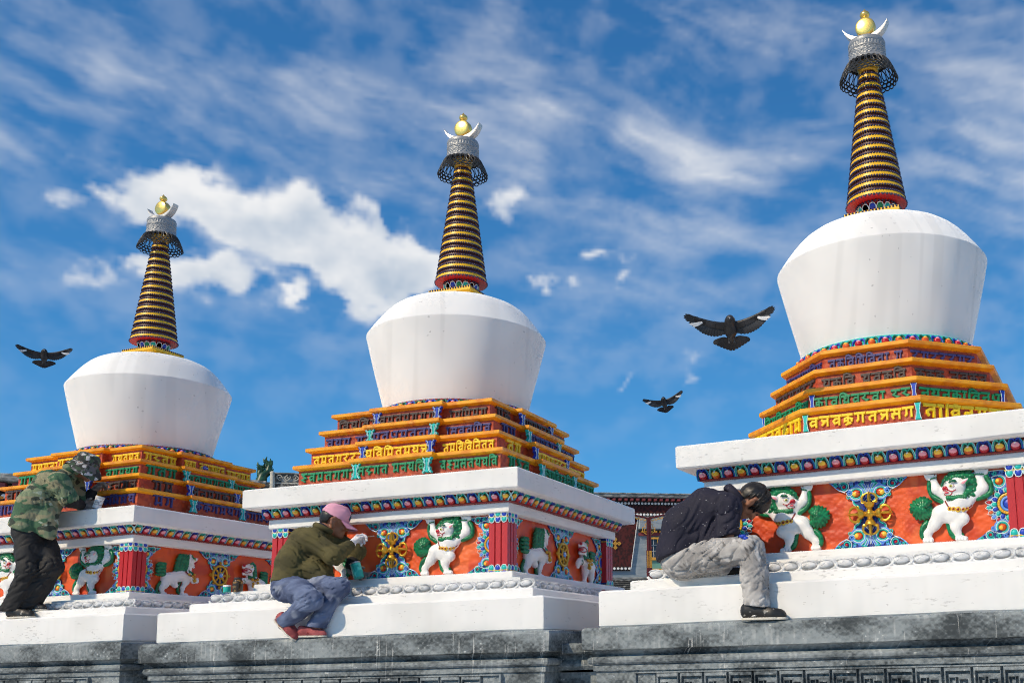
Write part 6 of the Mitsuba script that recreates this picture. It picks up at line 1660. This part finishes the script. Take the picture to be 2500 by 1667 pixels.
# ------------------------------------------------------------------ pigeons
def bird_meshes():
    """a pigeon seen from the front and below: x across the wings, z up along the body, y away; wing span about .66"""
    def fbody(p):
        d = bones(p * V(1, 1.0, 1), [(V(0, -.030, .045), V(0, .0, -.02), .036, .044), (V(0, .0, -.02), V(0, .035, -.085), .042, .020), (V(0, -.050, .060), V(0, -.062, .074), .024, .021), (V(0, -.035, .052), V(0, -.052, .062), .030, .025)], .03)
        return d
    body = P(sdf_mesh(fbody, (-.07, -.11, -.13), (.07, .09, .12), .005), True)
    out = {'body': body, 'beak': P(tube([(0, -.080, .074), (0, -.094, .070), (0, -.101, .064)], [.006, .004, .001], 6), True), 'cere': P(blob((0, -.083, .077), (.006, .005, .004), 1), True)}

    def feather(a, b, w, curve=0.0, th=.0016, tip=.35):
        a, b = V(*a), V(*b); d = b - a; L = np.linalg.norm(d); x = d / L; n = unit(V(0, -1, 0) - x * (V(0, -1, 0) @ x)); y = np.cross(n, x)
        t = np.linspace(0, 1, 9); pts, wid = [], []
        for s in t: pts.append(a + d * s + y * curve * math.sin(s * 3.14)); wid.append(w * (.55 + .45 * math.sin(min(1, s * 1.6) * 1.57)) * (1 if s < .8 else max(tip, math.sqrt(max(0, 1 - ((s - .8) / .2) ** 2)))))
        up, lo = [], []
        for p, q in zip(pts, wid): up.append((p + y * q, p + n * th, p - y * q, p - n * th))
        r = np.array(up); k = len(r)
        i, j = np.meshgrid(np.arange(k - 1), np.arange(4), indexing='ij'); j2 = (j + 1) % 4
        qd = np.stack([i * 4 + j, i * 4 + j2, (i + 1) * 4 + j2, (i + 1) * 4 + j], -1).reshape(-1, 4)
        return trimesh.Trimesh(r.reshape(-1, 3), np.vstack([qd[:, [0, 1, 2]], qd[:, [0, 2, 3]], [[(k - 1) * 4, (k - 1) * 4 + 1, (k - 1) * 4 + 2], [(k - 1) * 4, (k - 1) * 4 + 2, (k - 1) * 4 + 3], [0, 2, 1], [0, 3, 2]]]), process=False)
    S = .00030 * 2
    # points read in drawing units (body centre 0, 0), left wing then mirrored
    U = lambda x, y, dy=0: (x * S, dy, y * S)
    lead = [(-50, 48), (-140, 62), (-245, 92), (-330, 125), (-400, 155), (-455, 180)]
    wing, white = [], []
    tips = [(-60, -58), (-95, -72), (-135, -84), (-175, -88), (-212, -86), (-250, -78), (-285, -66), (-320, -50), (-352, -32), (-382, -10), (-412, 18), (-438, 42)]
    roots = [(-45, 30), (-75, 38), (-105, 46), (-140, 54), (-175, 62), (-205, 72), (-232, 80), (-256, 88), (-278, 96), (-298, 104), (-316, 112), (-332, 120)]
    lift = lambda x: -.035 * (abs(x) / 300) ** 1.5
    for (tx, ty), (rx, ry) in zip(tips, roots): wing.append(feather(U(rx, ry, lift(rx) + .004), U(tx, ty, lift(tx)), .0175))
    for (tx, ty), (rx, ry) in zip([(-470, 72), (-510, 112), (-548, 150), (-567, 182), (-566, 206), (-545, 222), (-515, 216)], [(-345, 126), (-356, 132), (-366, 140), (-374, 148), (-382, 156), (-388, 164), (-392, 168)]):
        wing.append(feather(U(rx, ry, lift(rx)), U(tx, ty, lift(tx) - .01), .0088, .006, tip=.1))
    lp = bez(*lead, n=6)
    wing.append(tube([U(x, y, lift(x)) for x, y in lp], np.linspace(.020, .008, len(lp)), 8, flat=.7, up=(0, 1, 0)))
    for t in np.linspace(0, .95, 26):
        i = int(t * (len(lp) - 1)); x, y = lp[i]
        wing.append(feather(U(x, y + 2, lift(x) - .012), U(x - 18, y - 62 * (1 - .35 * t), lift(x) - .006), .013 * (1 - .3 * t)))
    white += [feather(U(-345, 108, lift(-345) - .012), U(-500, 92, lift(-500) - .012), .0085, .004), feather(U(-340, 98, lift(-340) - .012), U(-470, 66, lift(-470) - .010), .007, .004)]
    fl = np.diag([-1.0, 1, 1, 1])
    L, Wt = cat(*wing), cat(*white)
    out['wing'] = [P(L, 60), P(moved(L, fl), 60)]; out['white_bar'] = [P(Wt, 60), P(moved(Wt, fl), 60)]
    tail = [feather((0.010 * k, .030, -.070), U(*(q := (k * 46, -285 + 13 * abs(k) ** 1.35)), .075 - .004 * abs(k)), .020) for k in np.linspace(-5.6, 5.6, 12) * .9]
    out['tail'] = P(cat(*tail), 60)
    out['leg'] = [P(cat(tube([(s * .018, .0, -.052), (s * .016, -.006, -.078), (s * .020, -.002, -.100)], [.007, .004, .003], 6), *[tube([(s * .020, -.002, -.098), (s * .020 + q, -.010, -.110)], [.0026, .0015], 5) for q in (-.006, 0, .006)]), True) for s in (-1, 1)]
    return out


BIRD = bird_meshes()


def pigeon(label, pos, roll, size, pitch=0.0):
    k = thing('pigeon', label, 'pigeon', 'dark pigeons in flight')
    pos = np.array(pos, float); y = unit(V(pos[0], pos[1], pos[2])); x = unit(np.cross(y, V(0, 0, 1))); z = np.cross(x, y)
    c, s = math.cos(roll), math.sin(roll)
    M = np.eye(4); M[:3, 0], M[:3, 1], M[:3, 2] = (x * c + z * s), y, (-x * s + z * c); M[:3, 3] = pos + V(0, 0, EYE)
    M = M @ sc(size)
    put(k, 'body', BIRD['body'], 'bird_black', M); put(k, 'beak', BIRD['beak'], 'bird_grey', M); put(k, 'cere', BIRD['cere'], 'bird_white', M); put(k, 'tail', BIRD['tail'], 'bird_black', M)
    for i in range(2):
        w = put(k, 'wing', BIRD['wing'][i], 'bird_black', M); put(w, 'white_bar', BIRD['white_bar'][i], 'bird_white', M); put(k, 'leg', BIRD['leg'][i], 'bird_grey', M)


pigeon('largest dark pigeon in flight, wings raised, near the right stupa', (-1.951, 6.37, 2.148), .05, .885)
pigeon('smallest dark pigeon, tilted, low in the sky between the stupas', (-5.543, 14.506, 3.855), .20, .93)
pigeon('dark pigeon in flight beside the left stupa vase', (-13.45, 10.43, 4.488), .05, 1.03)

# ------------------------------------------------------------------ buildings behind
def temple():
    K = 1.3
    PL, e = V(-18.388, 40, 0) * K, V(.8236, .5671, 0)
    nrm = V(.5671, -.8236, 0)
    M = np.eye(4); M[:3, 0], M[:3, 1], M[:3, 2], M[:3, 3] = e, V(0, 0, 1), nrm, PL + V(0, 0, EYE)
    M = M @ sc(K)                                    # (along, up from the eye, towards us), in units of 1.3 m
    t = thing('temple', 'maroon and grey temple with rows of white discs, behind the gap', 'temple building')
    B = lambda u0, u1, v0, v1, d0, d1, b=0: box(u0, u1, v0, v1, d0, d1, b)
    put(t, 'wall', P(B(-3, 9, -EYE / K, 6.05, -4, 0)), 'wall_blue_grey', M)
    put(t, 'frieze', P(B(-3, 9, 6.02, 6.72, -4, .06)), 'brushwood', M)
    rf = put(t, 'roof', P(rough(B(-3.2, 9.2, 6.80, 6.96, -4, .42, .02), .03, 6)), 'slate', M)
    put(rf, 'coping', P(rough(trimesh.util.concatenate([B(-3.2 + .62 * k, -3.2 + .62 * k + .60, 6.93, 6.985, -.2, .46, .012) for k in range(20)]), .012, 5)), 'slate', M, kind='stuff')
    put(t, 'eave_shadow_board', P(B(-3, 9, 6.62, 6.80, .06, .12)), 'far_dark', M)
    beam = P(B(-.068, .068, 6.675, 6.79, .12, .36, .008))
    for k in range(28): put(t, 'beam_end', beam, 'beam_red', M @ tr(-2.2 + .257 * k, 0, 0))
    disc = P(cat(moved(revolve([(.0005, .0), (.052, .0), (.052, .018), (.044, .026), (.012, .028), (.0005, .028)], 16), np.eye(4))), 30); dot = P(blob((0, 0, .028), (.010, .010, .005), 1))
    put(t, 'disc_board', P(B(-3, 9, 6.505, 6.655, .061, .10)), 'far_dark', M); put(t, 'disc_board', P(B(-3, 9, 6.03, 6.17, .061, .10)), 'far_dark', M)
    for k in range(46): d = put(t, 'white_disc', disc, 'far_white', M @ tr(-2.2 + .146 * k, 6.585, .101)); put(d, 'dot', dot, 'far_dark', M @ tr(-2.2 + .146 * k, 6.585, .101))
    for k in range(46): put(t, 'white_disc', disc, 'far_white', M @ tr(-2.2 + .149 * k, 6.10, .101) @ sc(1.08, 1.08, 1))
    w = Polygon([(-3, 3.72), (1.345, 3.72), (1.70, 6.02), (-3, 6.02)])
    mw = put(t, 'maroon_wall', P(extrude(w, .0, .09)), 'brushwood', M)
    put(mw, 'edge', P(extrude(LineString([(1.345, 3.72), (1.70, 6.02)]).buffer(.014), .0, .11)), 'far_white', M)
    put(mw, 'disc_board', P(B(-3, 1.33, 3.725, 3.875, .09, .12)), 'far_dark', M)
    for k in range(14): put(mw, 'white_disc', disc, 'far_white', M @ tr(1.28 - .159 * k, 3.80, .121) @ sc(1.05, 1.05, 1))
    dm = Polygon([(0, .085), (.05, .05), (.085, 0), (.05, -.05), (0, -.085), (-.05, -.05), (-.085, 0), (-.05, .05)]).difference(unary_union([Point(x, y).buffer(.016) for x, y in ((.03, 0), (-.03, 0), (0, .03), (0, -.03))]))
    dmd = P(extrude(dm, .09, .13))
    for x, y in ((0, 0), (.16, 0), (-.16, 0), (0, .17), (0, -.17)): put(mw, 'gold_rosette', dmd, 'ochre', M @ tr(.70 + x, 4.86 + y, 0))
    put(t, 'awning', P(rough(B(1.72, 9, 5.46, 5.93, .0, .30, .02), .012, 4)), 'wall_blue_grey', M); put(t, 'ledge_band', P(B(-3, 9, 5.945, 6.02, .09, .20)), 'slate', M)
    put(t, 'cornice', P(B(1.72, 9, 5.395, 5.46, .0, .26)), 'far_dark', M)
    tb = P(B(-.045, .045, 5.33, 5.395, .0, .24, .006))
    for k in range(22): put(t, 'yellow_beam_end', tb, 'ochre', M @ tr(1.85 + .20 * k, 0, 0))
    put(t, 'beam_board', P(B(1.72, 9, 5.20, 5.33, .0, .10)), 'beam_red', M)

    def window(u):
        wn = put(t, 'window', P(cat(B(u, u + .10, 4.19, 5.14, 0, .10), B(u + .82, u + .92, 4.19, 5.14, 0, .10), B(u + .10, u + .82, 5.06, 5.14, 0, .10), B(u + .10, u + .82, 4.19, 4.275, 0, .10), B(u + .405, u + .505, 4.275, 5.06, 0, .09))), 'ochre', M)
        put(wn, 'sill', P(B(u - .03, u + .95, 4.155, 4.19, 0, .14)), 'ochre', M)
        for a in (u + .10, u + .505):
            put(wn, 'pane', P(B(a, a + .305, 4.275, 5.06, .015, .03)), 'far_glass', M)
            put(wn, 'glazing_bar', P(cat(B(a + .146, a + .160, 4.275, 5.06, .03, .045), *[B(a, a + .305, v, v + .014, .03, .046) for v in (4.53, 4.79)])), 'far_white', M)
        put(wn, 'green_panel', P(B(u, u + .92, 3.80, 4.155, 0, .05)), 'far_green', M); put(wn, 'panel_rail', P(cat(B(u - .02, u + .94, 3.75, 3.80, 0, .07), B(u + .87, u + .92, 3.80, 4.155, .05, .06))), 'ochre', M)
    for u in (2.12, 3.45, 4.78): window(u)
    put(t, 'lower_ledge', P(rough(B(-3, 9, 3.30, 3.40, 0, .5, .02), .02, 5)), 'slate', M)
    tl = P(B(-3, 9, 0, .055, 0, .06, .01))
    for k in range(7): put(t, 'tile_course', tl, 'tile_grey', M @ tr(0, 3.235 - .085 * k, .50 + .05 * k))
    put(t, 'lower_roof', P(extrude(Polygon([(0, 0), (0, 0.01), (0, .02)]).buffer(.01), 0, .01) if False else B(-3, 9, 2.55, 3.30, 0, .48)), 'far_dark', M)
    # free-standing carved post with braces in front of it
    g = thing('gallery_post', 'tall maroon post with gilded brackets and two braces before the temple', 'post')
    put(g, 'shaft', P(cat(B(1.905, 1.975, -EYE / K, 5.86, .80, .95), B(1.995, 2.065, -EYE / K, 5.90, .80, .95), B(1.88, 2.08, -EYE / K, 4.50, .79, .96))), 'post_maroon', M); put(g, 'knob', P(blob((2.09, 4.58, .93), (.03, .06, .03), 2), True), 'post_maroon', M)
    for s in (-1, 1):
        pts = [(1.985 + s * .04, 5.84, .87), (1.985 + s * 1.15, 6.10, .87)] if s > 0 else [(1.985 - .04, 5.84, .87), (1.985 - 1.1, 6.08, .87)]
        br = put(g, 'brace', P(tube(pts, .040, 8), True), 'post_maroon', M)
        put(br, 'gilt_tracery', P(cat(*[tube(bez((1.985 + s * (.10 + .16 * k), 5.82 + .028 * k, .87), (1.985 + s * (.16 + .16 * k), 5.735 + .03 * k, .87), (1.985 + s * (.25 + .16 * k), 5.80 + .034 * k, .87), n=4), .017, 5) for k in range(4)]), True), 'ochre', M)
        b = [(1.985 + s * .09, 5.62, .87), (1.985 + s * .15, 5.60, .87), (1.985 + s * .15, 5.47, .87), (1.985 + s * .27, 5.45, .87), (1.985 + s * .25, 5.28, .87), (1.985 + s * .10, 5.16, .87)]
        put(g, 'gilt_bracket', P(cat(tube(b, .020, 5), tube([(1.985 + s * .12, 5.40, .87), (1.985 + s * .19, 5.38, .87), (1.985 + s * .18, 5.29, .87), (1.985 + s * .10, 5.27, .87)], .015, 5)), 40), 'ochre', M)
    fret = shapely.box(1.975, 3.76, 2.075, 4.46)
    for k in range(6):
        v = 3.80 + .108 * k
        fret = fret.difference(LineString([(1.99, v), (2.06, v), (2.06, v + .07), (2.0, v + .07), (2.0, v + .035), (2.04, v + .035)]).buffer(.006, cap_style='square', join_style='mitre'))
    put(g, 'gilt_fretwork', P(cat(extrude(fret, .961, .975), extrude(shapely.box(1.885, 3.76, 1.92, 4.46), .961, .972))), 'ochre', M)


def hall():
    P1, d = V(-32.48, 24.0, 0), unit(V(1.245, 1, 0))
    nrm = V(d[1], -d[0], 0)
    M = np.eye(4); M[:3, 0], M[:3, 1], M[:3, 2], M[:3, 3] = d, V(0, 0, 1), nrm, P1 + V(0, 0, EYE)
    B = lambda u0, u1, v0, v1, d0, d1, b=0: box(u0, u1, v0, v1, d0, d1, b)
    t = thing('monastery_hall', 'low hall with a dark eave and white discs behind the left stupa', 'temple building')
    put(t, 'wall', P(B(-12, 7.6, -EYE, 6.05, -6, 0)), 'brushwood', M)
    put(t, 'roof', P(rough(B(-12, 7.9, 6.20, 6.46, -6, .55, .03), .03, 4)), 'slate', M)
    put(t, 'eave_board', P(B(-12, 7.6, 5.95, 6.20, 0, .12)), 'far_dark', M)
    be = P(B(-.09, .09, 6.03, 6.18, .12, .42, .01))
    for k in range(30): put(t, 'beam_end', be, 'beam_red', M @ tr(-4.0 + .38 * k, 0, 0))
    disc = P(revolve([(.0005, .0), (.075, .0), (.075, .02), (.062, .032), (.0005, .034)], 14), 30)
    put(t, 'disc_board', P(B(-12, 7.6, 5.66, 5.88, 0, .10)), 'far_dark', M)
    for k in range(50): put(t, 'white_disc', disc, 'far_white', M @ tr(-4.0 + .22 * k, 5.77, .101))
    # tiled hall behind it, with its ridge end
    h = thing('tiled_hall', 'grey tiled roof with a carved ridge between the left and middle stupas', 'temple building')
    u0 = 8.15
    put(h, 'wall', P(B(u0 + .2, u0 + 9, -EYE, 6.0, -5, -.6)), 'brushwood', M)
    put(h, 'roof', P(extrude(Polygon([(0, 5.9), (0, 6.6), (-.10, 6.6), (-.56, 5.9)]), u0 + .1, u0 + 9)), 'far_dark', M @ np.array([[0, 0, 1, 0], [0, 1, 0, 0], [-1, 0, 0, -.8], [0, 0, 0, 1.0]]))
    rg = put(h, 'ridge', P(rough(B(u0 + .05, u0 + 9, 6.62, 6.94, -1.0, -.72, .02), .03, 7)), 'tile_grey', M)
    put(rg, 'ridge_cap', P(rough(B(u0 + .0, u0 + 9, 6.925, 6.98, -1.05, -.68, .015), .012, 6)), 'slate', M)
    fl = P(cat(*[tube([(.09 * math.cos(a) * (1 - .3 * math.sin(2 * a)), .09 * math.sin(a), 0) for a in np.linspace(0, 5.2, 12)], .022, 5) for _ in (0,)], blob((0, 0, 0), (.035, .035, .03), 1)), True)
    for k in range(16): put(rg, 'carved_flower', fl, 'pale_stone', M @ tr(u0 + .35 + .27 * k, 6.79, -.70) @ rz(k * 1.7))
    put(rg, 'ridge_base', P(rough(B(u0 + .1, u0 + 9, 6.54, 6.61, -1.0, -.66, .015), .015, 6)), 'pale_stone', M)
    roll = P(tube([(0, 6.55, -.70), (0, 6.25, -.50), (0, 5.95, -.30)], .055, 8), 40)
    for k in range(24): put(h, 'tile_roll', roll, 'tile_grey', M @ tr(u0 + .42 + .24 * k, 0, 0))
    for v in (6.46, 6.33, 6.2, 6.07): put(h, 'tile_course', P(B(u0 + .2, u0 + 7, v - .02, v + .02, -.66 + (6.5 - v) * .65, -.58 + (6.5 - v) * .65)), 'tile_grey', M)
    put(h, 'verge_post', P(cat(tube([(u0 + .12, 5.95, -.40), (u0 + .12, 6.55, -.55), (u0 + .10, 6.93, -.62)], [.10, .085, .075], 10), blob((u0 + .10, 6.93, -.62), .078, 2), blob((u0 + .12, 6.5, -.54), (.10, .05, .10), 1), blob((u0 + .12, 6.25, -.48), (.115, .05, .11), 1)), 40), 'pale_stone', M)
    st = put(h, 'ridge_end', P(rough(cat(B(u0 - .42, u0 + .06, 6.42, 6.62, -1.0, -.62, .02), B(u0 - .34, u0 + .05, 6.20, 6.42, -1.0, -.66, .02), B(u0 - .48, u0 - .1, 6.55, 6.64, -1.0, -.60, .02)), .03, 6)), 'tile_grey', M)
    rnd = random.Random(3); ms = []
    spine = bez((u0 - .28, 6.62, -.8), (u0 - .22, 6.85, -.8), (u0 - .06, 7.0, -.8), (u0 - .02, 7.2, -.8), (u0 - .08, 7.36, -.8), n=6)
    ms.append(tube(spine, np.linspace(.20, .05, len(spine)), 8))
    spine2 = bez((u0 - .30, 6.80, -.8), (u0 - .33, 6.98, -.8), (u0 - .27, 7.10, -.8), (u0 - .34, 7.20, -.8), n=5)
    ms.append(tube(spine2, np.linspace(.12, .04, len(spine2)), 8))
    for s in (spine, spine2):
        for i in range(0, len(s), 2):
            for q in (-1, 1):
                a = rnd.uniform(-.5, .9); r = rnd.uniform(.10, .19)
                ms.append(tube([s[i], s[i] + V(q * r * .7 * math.cos(a), r * math.sin(a) + .02, rnd.uniform(-.05, .05)), s[i] + V(q * r * 1.1 * math.cos(a + .6), r * 1.2 * math.sin(a + .6) + .03, 0)], [.055, .045, .012], 6))
    ms += [blob((u0 - .33, 7.18, -.8), (.075, .055, .05), 2), blob((u0 - .40, 7.16, -.8), (.05, .025, .04), 1), blob((u0 - .05, 7.30, -.8), (.06, .09, .05), 2)]
    k = thing('dragon_finial', 'dark green glazed dragon ornament on the roof ridge end', 'roof ornament')
    put(k, 'figure', P(cat(*ms), 50), 'glaze_green', M)


temple(); hall()
